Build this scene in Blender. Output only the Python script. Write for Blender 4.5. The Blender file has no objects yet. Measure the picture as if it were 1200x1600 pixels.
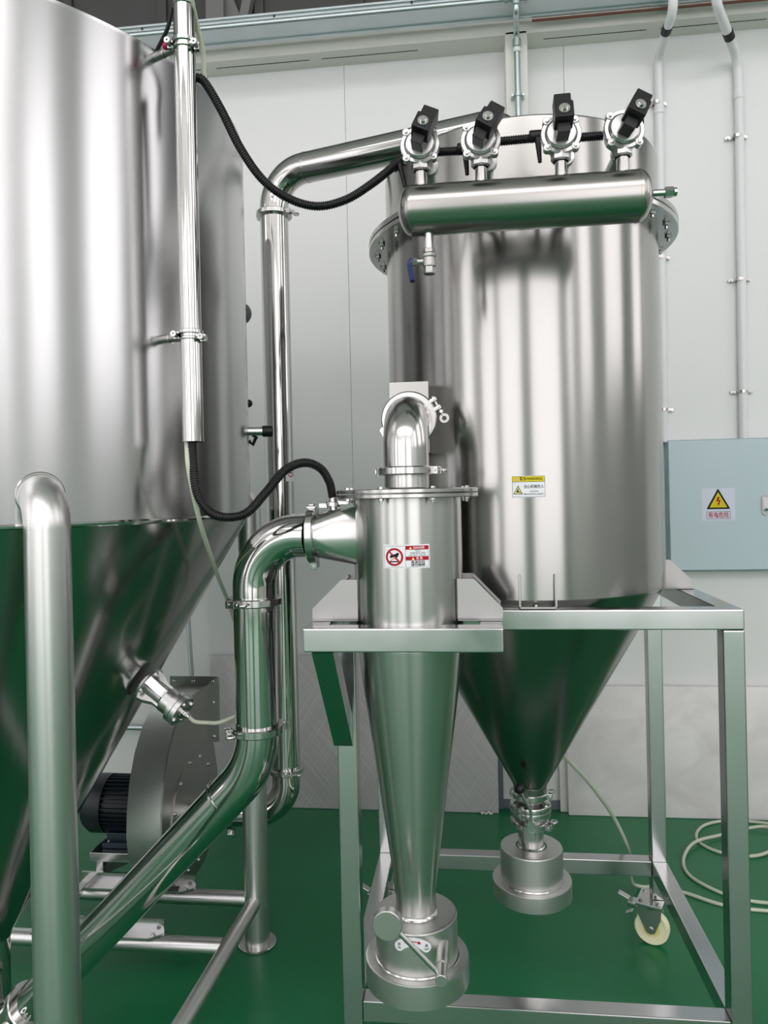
import bpy, bmesh, math, random
from math import sin, cos, pi, radians, hypot, atan2
from mathutils import Vector as V, Matrix as M

random.seed(7)
scene = bpy.context.scene
COL = scene.collection

# ---------------------------------------------------------------- camera
YAW, ROLL = radians(6.5), radians(1.25)
fw = V((-sin(YAW), cos(YAW), 0)); rt = V((cos(YAW), sin(YAW), 0)); up = V((0, 0, 1))
cx = rt * cos(ROLL) - up * sin(ROLL)
cy = rt * sin(ROLL) + up * cos(ROLL)
cam = bpy.data.cameras.new('camera')
cam.lens = 1155 / 1600 * 36.0
cam.sensor_width = 36.0
cam.shift_y = -28 / 1600
cam.clip_start = 0.02
camo = bpy.data.objects.new('camera', cam)
COL.objects.link(camo)
camo.matrix_world = M(((cx.x, cy.x, -fw.x, 0), (cx.y, cy.y, -fw.y, 0), (cx.z, cy.z, -fw.z, 1.5), (0, 0, 0, 1)))
scene.camera = camo

# ---------------------------------------------------------------- light and exposure
scene.view_settings.view_transform = 'Standard'
scene.view_settings.look = 'None'
scene.view_settings.exposure = 0.66
scene.view_settings.gamma = 1.0
scene.view_settings.use_curve_mapping = False
w = bpy.data.worlds.new('world'); scene.world = w; w.use_nodes = True
w.node_tree.nodes['Background'].inputs[0].default_value = (0.75, 0.85, 1.0, 1)
w.node_tree.nodes['Background'].inputs[1].default_value = 0.6
WINDOW_E = 1.6         # daylight behind the frosted panes
ROOF_E = 3.4           # glow of the unseen roof strips added to light the wall

# ---------------------------------------------------------------- materials
def nt(name):
    m = bpy.data.materials.new(name); m.use_nodes = True
    n = m.node_tree.nodes; l = m.node_tree.links
    return m, n, l, n['Principled BSDF']

def plain(name, col, rough=0.5, metal=0.0, spec=0.5, coat=0.0, noise=0.0, nscale=6.0, bump=0.0, bscale=60.0, alpha=None, trans=0.0):
    m, n, l, p = nt(name)
    p.inputs['Base Color'].default_value = (*col, 1)
    p.inputs['Roughness'].default_value = rough
    p.inputs['Metallic'].default_value = metal
    p.inputs['Specular IOR Level'].default_value = spec
    p.inputs['Coat Weight'].default_value = coat
    p.inputs['Transmission Weight'].default_value = trans
    tc = n.new('ShaderNodeTexCoord')
    if noise > 0:
        t = n.new('ShaderNodeTexNoise'); t.inputs['Scale'].default_value = nscale; t.inputs['Detail'].default_value = 6
        l.new(tc.outputs['Object'], t.inputs['Vector'])
        mx = n.new('ShaderNodeMix'); mx.data_type = 'RGBA'
        mx.inputs['A'].default_value = (*[c * (1 - noise) for c in col], 1)
        mx.inputs['B'].default_value = (*[min(1, c * (1 + noise)) for c in col], 1)
        l.new(t.outputs['Fac'], mx.inputs['Factor']); l.new(mx.outputs['Result'], p.inputs['Base Color'])
    if bump > 0:
        t = n.new('ShaderNodeTexNoise'); t.inputs['Scale'].default_value = bscale; t.inputs['Detail'].default_value = 4
        l.new(tc.outputs['Object'], t.inputs['Vector'])
        b = n.new('ShaderNodeBump'); b.inputs['Strength'].default_value = bump; b.inputs['Distance'].default_value = 0.002
        l.new(t.outputs['Fac'], b.inputs['Height']); l.new(b.outputs['Normal'], p.inputs['Normal'])
    return m

def steel(name, col=(0.63, 0.61, 0.58), rough=0.28, aniso=0.0, axis='Z', brush=(3, 3, 260), bstr=0.04, wave=0.0, rvar=0.06, stain=0.10):
    """Brushed or polished stainless steel: grain in roughness, faint stains in colour."""
    m, n, l, p = nt(name)
    p.inputs['Metallic'].default_value = 1.0
    tc = n.new('ShaderNodeTexCoord')
    mp = n.new('ShaderNodeMapping'); mp.inputs['Scale'].default_value = brush
    l.new(tc.outputs['Object'], mp.inputs['Vector'])
    t = n.new('ShaderNodeTexNoise'); t.inputs['Scale'].default_value = 1.0; t.inputs['Detail'].default_value = 5
    l.new(mp.outputs['Vector'], t.inputs['Vector'])
    mr = n.new('ShaderNodeMapRange'); mr.inputs['To Min'].default_value = rough - 2 * rvar; mr.inputs['To Max'].default_value = rough + 2 * rvar
    l.new(t.outputs['Fac'], mr.inputs['Value']); l.new(mr.outputs['Result'], p.inputs['Roughness'])
    t2 = n.new('ShaderNodeTexNoise'); t2.inputs['Scale'].default_value = 4.0; t2.inputs['Detail'].default_value = 5
    l.new(tc.outputs['Object'], t2.inputs['Vector'])
    mx = n.new('ShaderNodeMix'); mx.data_type = 'RGBA'
    mx.inputs['A'].default_value = (*[c * (1 - stain) for c in col], 1)
    mx.inputs['B'].default_value = (*[min(1, c * (1 + stain)) for c in col], 1)
    l.new(t2.outputs['Fac'], mx.inputs['Factor']); l.new(mx.outputs['Result'], p.inputs['Base Color'])
    if aniso > 0:
        p.inputs['Anisotropic'].default_value = aniso
        p.inputs['Anisotropic Rotation'].default_value = 0.25
        tg = n.new('ShaderNodeTangent'); tg.direction_type = 'RADIAL'; tg.axis = axis
        l.new(tg.outputs['Tangent'], p.inputs['Tangent'])
    if wave > 0:
        t3 = n.new('ShaderNodeTexNoise'); t3.inputs['Scale'].default_value = 5.0; t3.inputs['Detail'].default_value = 2
        mp3 = n.new('ShaderNodeMapping'); mp3.inputs['Scale'].default_value = (1, 1, 0.35)
        l.new(tc.outputs['Object'], mp3.inputs['Vector']); l.new(mp3.outputs['Vector'], t3.inputs['Vector'])
        b2 = n.new('ShaderNodeBump'); b2.inputs['Strength'].default_value = wave; b2.inputs['Distance'].default_value = 0.01
        l.new(t3.outputs['Fac'], b2.inputs['Height'])
        l.new(b2.outputs['Normal'], p.inputs['Normal'])
    return m

def emit(name, col, e):
    m, n, l, p = nt(name)
    p.inputs['Base Color'].default_value = (0.15, 0.15, 0.15, 1)
    p.inputs['Emission Color'].default_value = (*col, 1)
    p.inputs['Emission Strength'].default_value = e
    return m

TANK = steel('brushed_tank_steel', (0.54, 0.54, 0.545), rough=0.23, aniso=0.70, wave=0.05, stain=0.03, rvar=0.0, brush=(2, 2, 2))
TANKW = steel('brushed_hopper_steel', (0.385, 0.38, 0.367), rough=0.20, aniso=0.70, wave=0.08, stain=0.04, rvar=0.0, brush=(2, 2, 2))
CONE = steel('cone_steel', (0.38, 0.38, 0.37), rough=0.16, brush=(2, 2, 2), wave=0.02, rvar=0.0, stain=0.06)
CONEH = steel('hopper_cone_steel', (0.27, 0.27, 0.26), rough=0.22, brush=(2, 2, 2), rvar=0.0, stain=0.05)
CYCL = steel('cyclone_steel', (0.53, 0.53, 0.515), rough=0.27, aniso=0.65, wave=0.03, rvar=0.0, stain=0.05, brush=(2, 2, 2))
HOODM = steel('matt_hood_steel', (0.58, 0.575, 0.56), rough=0.38, brush=(4, 4, 4), rvar=0.01, stain=0.06)
ELBOW = steel('welded_elbow_steel', (0.55, 0.545, 0.53), rough=0.19, brush=(6, 6, 6), rvar=0.02, stain=0.08)
PLATE = steel('matt_plate_steel', (0.42, 0.415, 0.41), rough=0.46, brush=(8, 8, 8), rvar=0.02, stain=0.06)
PIPE = steel('polished_pipe_steel', (0.56, 0.553, 0.54), rough=0.09, brush=(9, 9, 9), rvar=0.02, stain=0.06)
LEG = steel('satin_leg_steel', (0.64, 0.64, 0.63), rough=0.34, brush=(5, 5, 5), rvar=0.012, stain=0.04)
FRAME = steel('frame_tube_steel', (0.54, 0.54, 0.54), rough=0.19, brush=(9, 9, 9), rvar=0.06, stain=0.07)
FIT = steel('fitting_steel', (0.54, 0.535, 0.525), rough=0.19, brush=(20, 20, 20), rvar=0.03)
CAST = steel('cast_aluminium', (0.56, 0.56, 0.555), rough=0.32, brush=(60, 60, 60))
MANI = steel('manifold_steel', (0.40, 0.39, 0.37), rough=0.25, brush=(3, 3, 3), rvar=0.02, stain=0.05)
FLAN = steel('flange_steel', (0.50, 0.495, 0.48), rough=0.22, brush=(20, 20, 60), rvar=0.02)
DULL = steel('dull_blower_steel', (0.40, 0.395, 0.38), rough=0.34, brush=(5, 9, 5), stain=0.06)
GALV = steel('galvanised_steel', (0.50, 0.56, 0.57), rough=0.40, brush=(3, 30, 30), stain=0.14)
BLACKP = plain('black_plastic', (0.006, 0.006, 0.007), 0.42, spec=0.35)
RUBBER = plain('black_hose', (0.006, 0.006, 0.007), 0.34, spec=0.4)
PVC = plain('white_pvc', (0.74, 0.74, 0.76), 0.35)
WALL = plain('white_wall_panel', (0.745, 0.755, 0.75), 0.42, noise=0.02, nscale=1.5)
BEAM = plain('cream_painted_steel', (0.70, 0.70, 0.655), 0.45, noise=0.02, nscale=2)
DARK = plain('dark_gap', (0.03, 0.03, 0.03), 0.8)
UPPER = plain('dark_void_sheet', (0.055, 0.056, 0.055), 0.6, noise=0.08)  # darkness of the open space over the wall, put into the colour
ROOFST = plain('grey_roof_steel', (0.16, 0.16, 0.155), 0.6)
HALLW = plain('hall_wall_paint', (0.58, 0.585, 0.57), 0.6, noise=0.03)
HALLC = plain('ceiling_sheet', (0.58, 0.58, 0.57), 0.6)
CAB = plain('grey_blue_cabinet_paint', (0.49, 0.60, 0.645), 0.38, noise=0.02, nscale=3, bump=0.06, bscale=300)
CABD = plain('cabinet_edge_paint', (0.33, 0.42, 0.45), 0.4)
TUBE = plain('clear_hose', (0.52, 0.55, 0.44), 0.22)
BLUE = plain('blue_handle', (0.008, 0.022, 0.11), 0.35)
RED = plain('red_knob', (0.35, 0.0, 0.05), 0.4)
MOTOR = plain('motor_paint', (0.006, 0.012, 0.018), 0.42)
MOTORB = plain('motor_blue_paint', (0.008, 0.022, 0.035), 0.42)
YWHEEL = plain('cream_wheel', (0.84, 0.82, 0.55), 0.4)
YHUB = plain('yellow_hub', (0.80, 0.72, 0.30), 0.4)
WHITE = plain('sticker_white', (0.80, 0.81, 0.84), 0.5, spec=0.2)
LILAC = plain('sticker_lilac_white', (0.66, 0.69, 0.80), 0.5, spec=0.2)
PRED = plain('sticker_red', (0.42, 0.003, 0.02), 0.5, spec=0.2)
PPINK = plain('sticker_pink', (0.75, 0.35, 0.36), 0.5, spec=0.2)
PBLK = plain('sticker_black', (0.006, 0.006, 0.007), 0.5, spec=0.2)
PGREY = plain('sticker_grey', (0.05, 0.055, 0.07), 0.5, spec=0.2)
PYEL = plain('sticker_yellow', (0.66, 0.56, 0.015), 0.5, spec=0.2)
PPALE = plain('sticker_pale_yellow', (0.82, 0.80, 0.30), 0.5, spec=0.2)
SLATE = plain('slate_blue_sheet', (0.13, 0.155, 0.18), 0.5)
RUST = plain('red_brown_pipe', (0.17, 0.06, 0.035), 0.5)
PAPER = plain('paper_scrap', (0.7, 0.7, 0.68), 0.7)
GLASSW = emit('daylit_frosted_pane', (1.0, 0.965, 0.985), WINDOW_E)
ROOFL = emit('added_roof_glow', (1.0, 0.955, 0.965), ROOF_E)
PORTG = plain('dark_grey_handle', (0.10, 0.105, 0.115), 0.4)

def floor_mat():
    m, n, l, p = nt('green_epoxy')
    p.inputs['Specular IOR Level'].default_value = 0.32
    tc = n.new('ShaderNodeTexCoord')
    t = n.new('ShaderNodeTexNoise'); t.inputs['Scale'].default_value = 1.3; t.inputs['Detail'].default_value = 7
    l.new(tc.outputs['Object'], t.inputs['Vector'])
    cr = n.new('ShaderNodeValToRGB')
    cr.color_ramp.elements[0].position = 0.3; cr.color_ramp.elements[0].color = (0.005, 0.125, 0.046, 1)
    cr.color_ramp.elements[1].position = 0.7; cr.color_ramp.elements[1].color = (0.010, 0.168, 0.066, 1)
    l.new(t.outputs['Fac'], cr.inputs['Fac'])
    t2 = n.new('ShaderNodeTexNoise'); t2.inputs['Scale'].default_value = 24; t2.inputs['Detail'].default_value = 8; t2.inputs['Distortion'].default_value = 1.5
    l.new(tc.outputs['Object'], t2.inputs['Vector'])
    sc = n.new('ShaderNodeMapRange'); sc.inputs['From Min'].default_value = 0.64; sc.inputs['From Max'].default_value = 0.78
    sc.inputs['To Max'].default_value = 0.30
    l.new(t2.outputs['Fac'], sc.inputs['Value'])
    mx = n.new('ShaderNodeMix'); mx.data_type = 'RGBA'; mx.inputs['B'].default_value = (0.07, 0.17, 0.10, 1)
    l.new(cr.outputs['Color'], mx.inputs['A']); l.new(sc.outputs['Result'], mx.inputs['Factor'])
    l.new(mx.outputs['Result'], p.inputs['Base Color'])
    mr = n.new('ShaderNodeMapRange'); mr.inputs['To Min'].default_value = 0.24; mr.inputs['To Max'].default_value = 0.38
    l.new(t.outputs['Fac'], mr.inputs['Value']); l.new(mr.outputs['Result'], p.inputs['Roughness'])
    b = n.new('ShaderNodeBump'); b.inputs['Strength'].default_value = 0.05; b.inputs['Distance'].default_value = 0.004
    t3 = n.new('ShaderNodeTexNoise'); t3.inputs['Scale'].default_value = 7
    l.new(tc.outputs['Object'], t3.inputs['Vector']); l.new(t3.outputs['Fac'], b.inputs['Height']); l.new(b.outputs['Normal'], p.inputs['Normal'])
    return m
FLOOR = floor_mat()

def quilt_mat():
    """Grey foil sheet with fine crossing diagonal lines."""
    m, n, l, p = nt('crosshatched_grey_sheet')
    tc = n.new('ShaderNodeTexCoord')
    outs = []
    for ang in (58, -50):
        mp = n.new('ShaderNodeMapping'); mp.inputs['Rotation'].default_value = (0, radians(ang), 0)
        l.new(tc.outputs['Object'], mp.inputs['Vector'])
        mp2 = n.new('ShaderNodeMapping'); mp2.inputs['Scale'].default_value = (2, 1, 340)
        l.new(mp.outputs['Vector'], mp2.inputs['Vector'])
        t = n.new('ShaderNodeTexNoise'); t.inputs['Scale'].default_value = 1; t.inputs['Detail'].default_value = 2
        l.new(mp2.outputs['Vector'], t.inputs['Vector'])
        r = n.new('ShaderNodeMapRange'); r.inputs['From Min'].default_value = 0.52; r.inputs['From Max'].default_value = 0.72
        l.new(t.outputs['Fac'], r.inputs['Value']); outs.append(r)
    mx = n.new('ShaderNodeMath'); mx.operation = 'MAXIMUM'
    l.new(outs[0].outputs['Result'], mx.inputs[0]); l.new(outs[1].outputs['Result'], mx.inputs[1])
    t4 = n.new('ShaderNodeTexNoise'); t4.inputs['Scale'].default_value = 3; t4.inputs['Detail'].default_value = 5
    l.new(tc.outputs['Object'], t4.inputs['Vector'])
    base = n.new('ShaderNodeMix'); base.data_type = 'RGBA'
    base.inputs['A'].default_value = (0.40, 0.385, 0.385, 1); base.inputs['B'].default_value = (0.55, 0.54, 0.54, 1)
    l.new(t4.outputs['Fac'], base.inputs['Factor'])
    c = n.new('ShaderNodeMix'); c.data_type = 'RGBA'; c.inputs['B'].default_value = (0.76, 0.76, 0.76, 1)
    ml = n.new('ShaderNodeMath'); ml.operation = 'MULTIPLY'; ml.inputs[1].default_value = 0.6
    l.new(mx.outputs[0], ml.inputs[0])
    l.new(base.outputs['Result'], c.inputs['A']); l.new(ml.outputs[0], c.inputs['Factor'])
    l.new(c.outputs['Result'], p.inputs['Base Color'])
    p.inputs['Roughness'].default_value = 0.5; p.inputs['Metallic'].default_value = 0.2
    return m
QUILT = quilt_mat()

def foil_mat():
    m, n, l, p = nt('film_wrapped_grey_board')
    tc = n.new('ShaderNodeTexCoord')
    t = n.new('ShaderNodeTexNoise'); t.inputs['Scale'].default_value = 5; t.inputs['Detail'].default_value = 8; t.inputs['Distortion'].default_value = 0.8
    l.new(tc.outputs['Object'], t.inputs['Vector'])
    cr = n.new('ShaderNodeValToRGB')
    cr.color_ramp.elements[0].position = 0.3; cr.color_ramp.elements[0].color = (0.63, 0.61, 0.60, 1)
    cr.color_ramp.elements[1].position = 0.72; cr.color_ramp.elements[1].color = (0.80, 0.785, 0.78, 1)
    l.new(t.outputs['Fac'], cr.inputs['Fac']); l.new(cr.outputs['Color'], p.inputs['Base Color'])
    p.inputs['Roughness'].default_value = 0.33
    v = n.new('ShaderNodeTexNoise'); v.inputs['Scale'].default_value = 9; v.inputs['Detail'].default_value = 6; v.inputs['Distortion'].default_value = 0.5
    l.new(tc.outputs['Object'], v.inputs['Vector'])
    b = n.new('ShaderNodeBump'); b.inputs['Strength'].default_value = 0.25; b.inputs['Distance'].default_value = 0.01
    l.new(v.outputs['Fac'], b.inputs['Height']); l.new(b.outputs['Normal'], p.inputs['Normal'])
    return m
FOIL = foil_mat()

# ---------------------------------------------------------------- mesh helpers
def basis(d, roll=0.0):
    """Rotation that takes +Z to d."""
    d = V(d).normalized()
    return d.to_track_quat('Z', 'Y').to_matrix().to_4x4() @ M.Rotation(roll, 4, 'Z')

class MB:
    def __init__(s): s.b = bmesh.new()
    def mesh(s, vs, fs, mat=None):
        bv = [s.b.verts.new((mat @ V(v)) if mat else V(v)) for v in vs]
        for f in fs:
            try: s.b.faces.new([bv[i] for i in f])
            except ValueError: pass
        return s
    def box(s, x0, x1, y0, y1, z0, z1, bev=0.0, mat=None, seg=2):
        t = bmesh.new()
        bmesh.ops.create_cube(t, size=1.0)
        sx, sy, sz = x1 - x0, y1 - y0, z1 - z0
        for v in t.verts:
            v.co = V((x0 + (v.co.x + .5) * sx, y0 + (v.co.y + .5) * sy, z0 + (v.co.z + .5) * sz))
        if bev > 0:
            bmesh.ops.bevel(t, geom=t.edges[:], offset=bev, segments=seg, profile=0.5, affect='EDGES')
        t.verts.ensure_lookup_table()
        idx = {v: i for i, v in enumerate(t.verts)}
        s.mesh([v.co.copy() for v in t.verts], [[idx[v] for v in f.verts] for f in t.faces], mat)
        t.free(); return s
    def beam(s, p0, p1, w, h, bev=0.004, upv=(0, 0, 1)):
        """Square tube between two points: w across, h along the second axis."""
        p0, p1 = V(p0), V(p1); d = (p1 - p0); L = d.length; d.normalize()
        u = V(upv); x = u.cross(d).normalized(); y = d.cross(x)
        m = M(((x.x, y.x, d.x, p0.x), (x.y, y.y, d.y, p0.y), (x.z, y.z, d.z, p0.z), (0, 0, 0, 1)))
        return s.box(-w / 2, w / 2, -h / 2, h / 2, 0, L, bev, m)
    def lathe(s, prof, o=(0, 0, 0), d=(0, 0, 1), seg=48, a0=0.0, a1=2 * pi):
        m = M.Translation(V(o)) @ basis(d) if tuple(d) != (0, 0, 1) else M.Translation(V(o))
        full = abs(a1 - a0 - 2 * pi) < 1e-6
        vs, fs, rows = [], [], []
        for (r, z) in prof:
            if r < 1e-7:
                rows.append([len(vs)]); vs.append((0, 0, z))
            else:
                k = seg if full else seg + 1
                rows.append(list(range(len(vs), len(vs) + k)))
                for i in range(k):
                    a = a0 + (a1 - a0) * i / seg
                    vs.append((r * cos(a), r * sin(a), z))
        for A, B in zip(rows, rows[1:]):
            for i in range(seg):
                j = (i + 1) % seg if full else i + 1
                if len(A) == 1 and len(B) == 1: continue
                if len(A) == 1: fs.append((A[0], B[j], B[i]))
                elif len(B) == 1: fs.append((A[i], A[j], B[0]))
                else: fs.append((A[i], A[j], B[j], B[i]))
        return s.mesh(vs, fs, m)
    def cyl(s, p0, p1, r0, r1=None, seg=24, caps=True, bev=0.0):
        p0, p1 = V(p0), V(p1); r1 = r0 if r1 is None else r1
        L = (p1 - p0).length
        pr = [(r0, 0), (r1, L)]
        if bev > 0: pr = [(r0 - bev, 0), (r0, bev), (r1, L - bev), (r1 - bev, L)]
        if caps: pr = [(0, 0)] + pr + [(0, L)]
        return s.lathe(pr, p0, tuple((p1 - p0).normalized()), seg)
    def ring(s, c, d, r0, r1, h, seg=40, bev=0.0):
        b = bev
        return s.lathe([(r0, -h / 2), (r1 - b, -h / 2), (r1, -h / 2 + b), (r1, h / 2 - b), (r1 - b, h / 2), (r0, h / 2), (r0, -h / 2)], c, d, seg)
    def tube(s, pts, r, seg=20, caps=True, radii=None):
        pts = [V(p) for p in pts]
        n = len(pts); T = []
        for i in range(n):
            a = pts[max(0, i - 1)]; b = pts[min(n - 1, i + 1)]
            T.append((b - a).normalized())
        x = T[0].orthogonal().normalized(); vs, fs = [], []
        for i in range(n):
            if i: 
                q = T[i - 1].rotation_difference(T[i]); x = (q @ x); x = (x - T[i] * x.dot(T[i])).normalized()
            y = T[i].cross(x); rr = radii[i] if radii else r
            for k in range(seg):
                a = 2 * pi * k / seg
                vs.append(pts[i] + x * (rr * cos(a)) + y * (rr * sin(a)))
        for i in range(n - 1):
            for k in range(seg):
                j = (k + 1) % seg
                fs.append((i * seg + k, i * seg + j, (i + 1) * seg + j, (i + 1) * seg + k))
        if caps:
            fs.append(tuple(reversed(range(seg)))); fs.append(tuple(range((n - 1) * seg, n * seg)))
        return s.mesh(vs, fs)
    def prism(s, poly, ax, a, b, mat=None):
        """poly: 2D points in the plane normal to axis ax, pushed from a to b."""
        f = {'x': lambda p, t: (t, p[0], p[1]), 'y': lambda p, t: (p[0], t, p[1]), 'z': lambda p, t: (p[0], p[1], t)}[ax]
        n = len(poly)
        vs = [f(p, a) for p in poly] + [f(p, b) for p in poly]
        fs = [tuple(range(n))[::-1], tuple(range(n, 2 * n))] + [(i, (i + 1) % n, n + (i + 1) % n, n + i) for i in range(n)]
        return s.mesh(vs, fs, mat)
    def ball(s, c, r, seg=20, rings=12):
        return s.lathe([(r * sin(pi * i / rings), -r * cos(pi * i / rings)) for i in range(rings + 1)], c, (0, 0, 1), seg)
    def hexa(s, p0, p1, r):
        return s.lathe([(0, 0), (r * .9, 0), (r, (V(p1) - V(p0)).length * .12), (r, (V(p1) - V(p0)).length * .88), (r * .9, (V(p1) - V(p0)).length), (0, (V(p1) - V(p0)).length)], p0, tuple((V(p1) - V(p0)).normalized()), 6)

def fillet(points, rads, n=14):
    """Polyline with its inner corners rounded by the given radii."""
    P = [V(p) for p in points]; out = [P[0]]
    for i in range(1, len(P) - 1):
        a = (P[i - 1] - P[i]).normalized(); b = (P[i + 1] - P[i]).normalized()
        ang = a.angle(b); R = rads[i - 1]; t = R / math.tan(ang / 2)
        c = P[i] + (a + b).normalized() * (R / sin(ang / 2))
        s0 = P[i] + a * t - c; s1 = P[i] + b * t - c
        ax_ = s0.cross(s1); th = s0.angle(s1)
        for k in range(n + 1):
            out.append(c + (M.Rotation(th * k / n, 3, ax_) @ s0 if th > 1e-4 else s0))
    out.append(P[-1]); return out

def spline(pts, n=12):
    """Catmull-Rom through the points."""
    P = [V(p) for p in pts]; P = [P[0] * 2 - P[1]] + P + [P[-1] * 2 - P[-2]]; out = []
    for i in range(1, len(P) - 2):
        p0, p1, p2, p3 = P[i - 1:i + 3]
        for k in range(n):
            t = k / n
            out.append(0.5 * ((2 * p1) + (p2 - p0) * t + (2 * p0 - 5 * p1 + 4 * p2 - p3) * t * t + (3 * p1 - p0 - 3 * p2 + p3) * t ** 3))
    out.append(P[-2]); return out

def resample(pts, step):
    out = [pts[0]]; acc = 0.0
    for a, b in zip(pts, pts[1:]):
        L = (b - a).length
        if L == 0: continue
        d = step - acc
        while d <= L:
            out.append(a + (b - a) * (d / L)); d += step
        acc = L - (d - step)
    return out

ORIG = {}
def finish(name, mb, mat, org, smooth=35):
    me = bpy.data.meshes.new(name)
    bmesh.ops.recalc_face_normals(mb.b, faces=mb.b.faces[:])
    mb.b.to_mesh(me); mb.b.free()
    if org.length > 0: me.transform(M.Translation(-org))
    me.materials.append(mat)
    if smooth:
        me.shade_smooth(); me.set_sharp_from_angle(angle=radians(smooth))
    return me

def tag(o, label=None, cat=None, group=None, kind=None):
    if label: o['label'] = label
    if cat: o['category'] = cat
    if group: o['group'] = group
    if kind: o['kind'] = kind
    return o

def thing(name, label, cat, loc=(0, 0, 0), group=None, kind=None):
    o = bpy.data.objects.new(name, None); COL.objects.link(o)
    o.empty_display_size = 0.05
    o.location = loc; ORIG[o.name] = V(loc)
    return tag(o, label, cat, group, kind)

def part(name, mb, mat, parent=None, label=None, smooth=35, kind=None, org=None):
    org = org if org is not None else (ORIG[parent.name] if parent else V((0, 0, 0)))
    o = bpy.data.objects.new(name, finish(name, mb, mat, org, smooth)); COL.objects.link(o)
    if smooth:
        md = o.modifiers.new('normals', 'WEIGHTED_NORMAL'); md.weight = 80; md.keep_sharp = True
    if parent: o.parent = parent
    ORIG[o.name] = org
    return tag(o, label, None, None, kind)

def solo(name, mb, mat, label, cat, loc, group=None, smooth=35):
    """A thing that is one mesh."""
    o = bpy.data.objects.new(name, finish(name, mb, mat, V(loc), smooth)); COL.objects.link(o)
    o.location = loc; ORIG[o.name] = V(loc)
    return tag(o, label, cat, group)

def struct(name, mb, mat, smooth=0):
    o = part(name, mb, mat, None, None, smooth); o['kind'] = 'structure'; return o

def inst(name, me, parent, mw):
    """An object sharing mesh data, put at a world matrix under its parent."""
    o = bpy.data.objects.new(name, me); COL.objects.link(o)
    o.parent = parent
    o.matrix_basis = M.Translation(-ORIG[parent.name]) @ mw
    ORIG[o.name] = V((0, 0, 0)); return o

def copy_thing(o, parent=None):
    c = o.copy(); COL.objects.link(c)
    if parent: c.parent = parent
    for ch in list(o.children): copy_thing(ch, c)
    ORIG[c.name] = V((0, 0, 0))
    return c

# shared small meshes (local, along +Z)
def m_bolt(r, h):
    mb = MB(); mb.hexa((0, 0, 0), (0, 0, h), r); mb.cyl((0, 0, h), (0, 0, h * 2.1), r * .5, seg=10, bev=r * .1)
    return finish('bolt', mb, FIT, V((0, 0, 0)))
def m_head(r, h):
    mb = MB(); mb.lathe([(0, 0), (r * 1.35, 0), (r * 1.35, h * .25), (r, h * .3), (r, h * .9), (r * .85, h), (0, h)], seg=6)
    return finish('bolt', mb, FIT, V((0, 0, 0)))
BOLT8 = m_bolt(0.0095, 0.008)
BOLT5 = m_bolt(0.0060, 0.005)
HEAD5 = m_head(0.0058, 0.005)
HEAD4 = m_head(0.0042, 0.004)

def clamp(parent, c, ax, r, toward, size=1.0):
    """Tri-clamp ring with hinge, bolt and wing nut; toward = direction in which the wing nut points."""
    ax = V(ax).normalized(); t = V(toward); t = (t - ax * t.dot(ax)).normalized(); sd = ax.cross(t)
    R = r + 0.0135 * size; h = 0.019 * size
    mb = MB()
    mb.lathe([(r * .96, -h * .5), (R - .003, -h * .5), (R, -h * .36), (R, h * .36), (R - .003, h * .5), (r * .96, h * .5), (r * .96, -h * .5)], c, tuple(ax), 44)
    def fr(p): return M(((sd.x, t.x, ax.x, p.x), (sd.y, t.y, ax.y, p.y), (sd.z, t.z, ax.z, p.z), (0, 0, 0, 1)))
    C0 = V(c) + t * R
    for s_ in (-1, 1):                                             # the two jaws beside the gap
        mb.box(-.0045 * size, .0045 * size, -.006 * size, .013 * size, -h * .46, h * .46, .0015, fr(C0 + sd * s_ * .010 * size))
    C1 = V(c) - t * R                                              # hinge
    for s_ in (-1, 1):
        mb.cyl(C1 + sd * s_ * .008 * size - ax * h * .48, C1 + sd * s_ * .008 * size + ax * h * .48, .0055 * size, seg=12)
    mb.box(-.011 * size, .011 * size, -.004 * size, .004 * size, -h * .3, h * .3, .001, fr(C1 - t * .004))
    k = part('clamp', mb, FIT, parent)
    wb = MB()
    p = C0 + t * .007 * size
    wb.cyl(p - sd * .018 * size, p + sd * .030 * size, .0032 * size, seg=10)
    wb.cyl(p + sd * .016 * size, p + sd * .024 * size, .0065 * size, seg=12, bev=.001)
    q = p + sd * .036 * size                                       # looped wing
    wb.lathe([(.0050 * size, -.0028), (.0105 * size, -.0028), (.0115 * size, 0), (.0105 * size, .0028), (.0050 * size, .0028), (.0050 * size, -.0028)], q, tuple(ax), 20)
    part('wing_nut', wb, FIT, k)
    return k

# ================================================================ SETTING
XL, XR, YB, YF, ZC = -6.0, 5.0, -6.0, 3.55, 6.6
struct('floor', MB().box(XL - .2, XR + .2, YB - .2, 4.2, -.1, 0), FLOOR)
# ceiling of profiled sheet
struct('ceiling', MB().box(XL - .2, XR + .2, YB - .2, 4.2, ZC, ZC + .1), HALLC)
# back wall: insulated panels with fine joints under a steel beam
wb_ = struct('wall_back', MB().box(XL, XR, YF + .012, YF + .10, 0, 3.755), DARK)
PW = 1.043
x = -.5545 - 5 * PW
while x < XR:
    x0, x1 = max(x, XL), min(x + PW, XR)
    part('panel', MB().box(x0 + .0007, x1 - .0007, YF, YF + .02, 0.0, 3.75, .0012, seg=1), WALL, wb_)
    x += PW
up_ = struct('upper_void', MB().box(XL, XR, 3.95, 4.05, 3.4, ZC), UPPER)  # dark sheet in place of the unlit open space above the wall
for sx in range(-9, 9):
    part('rib', MB().box(sx * .55, sx * .55 + .05, 3.925, 3.952, 3.7, ZC), UPPER, up_)
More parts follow.
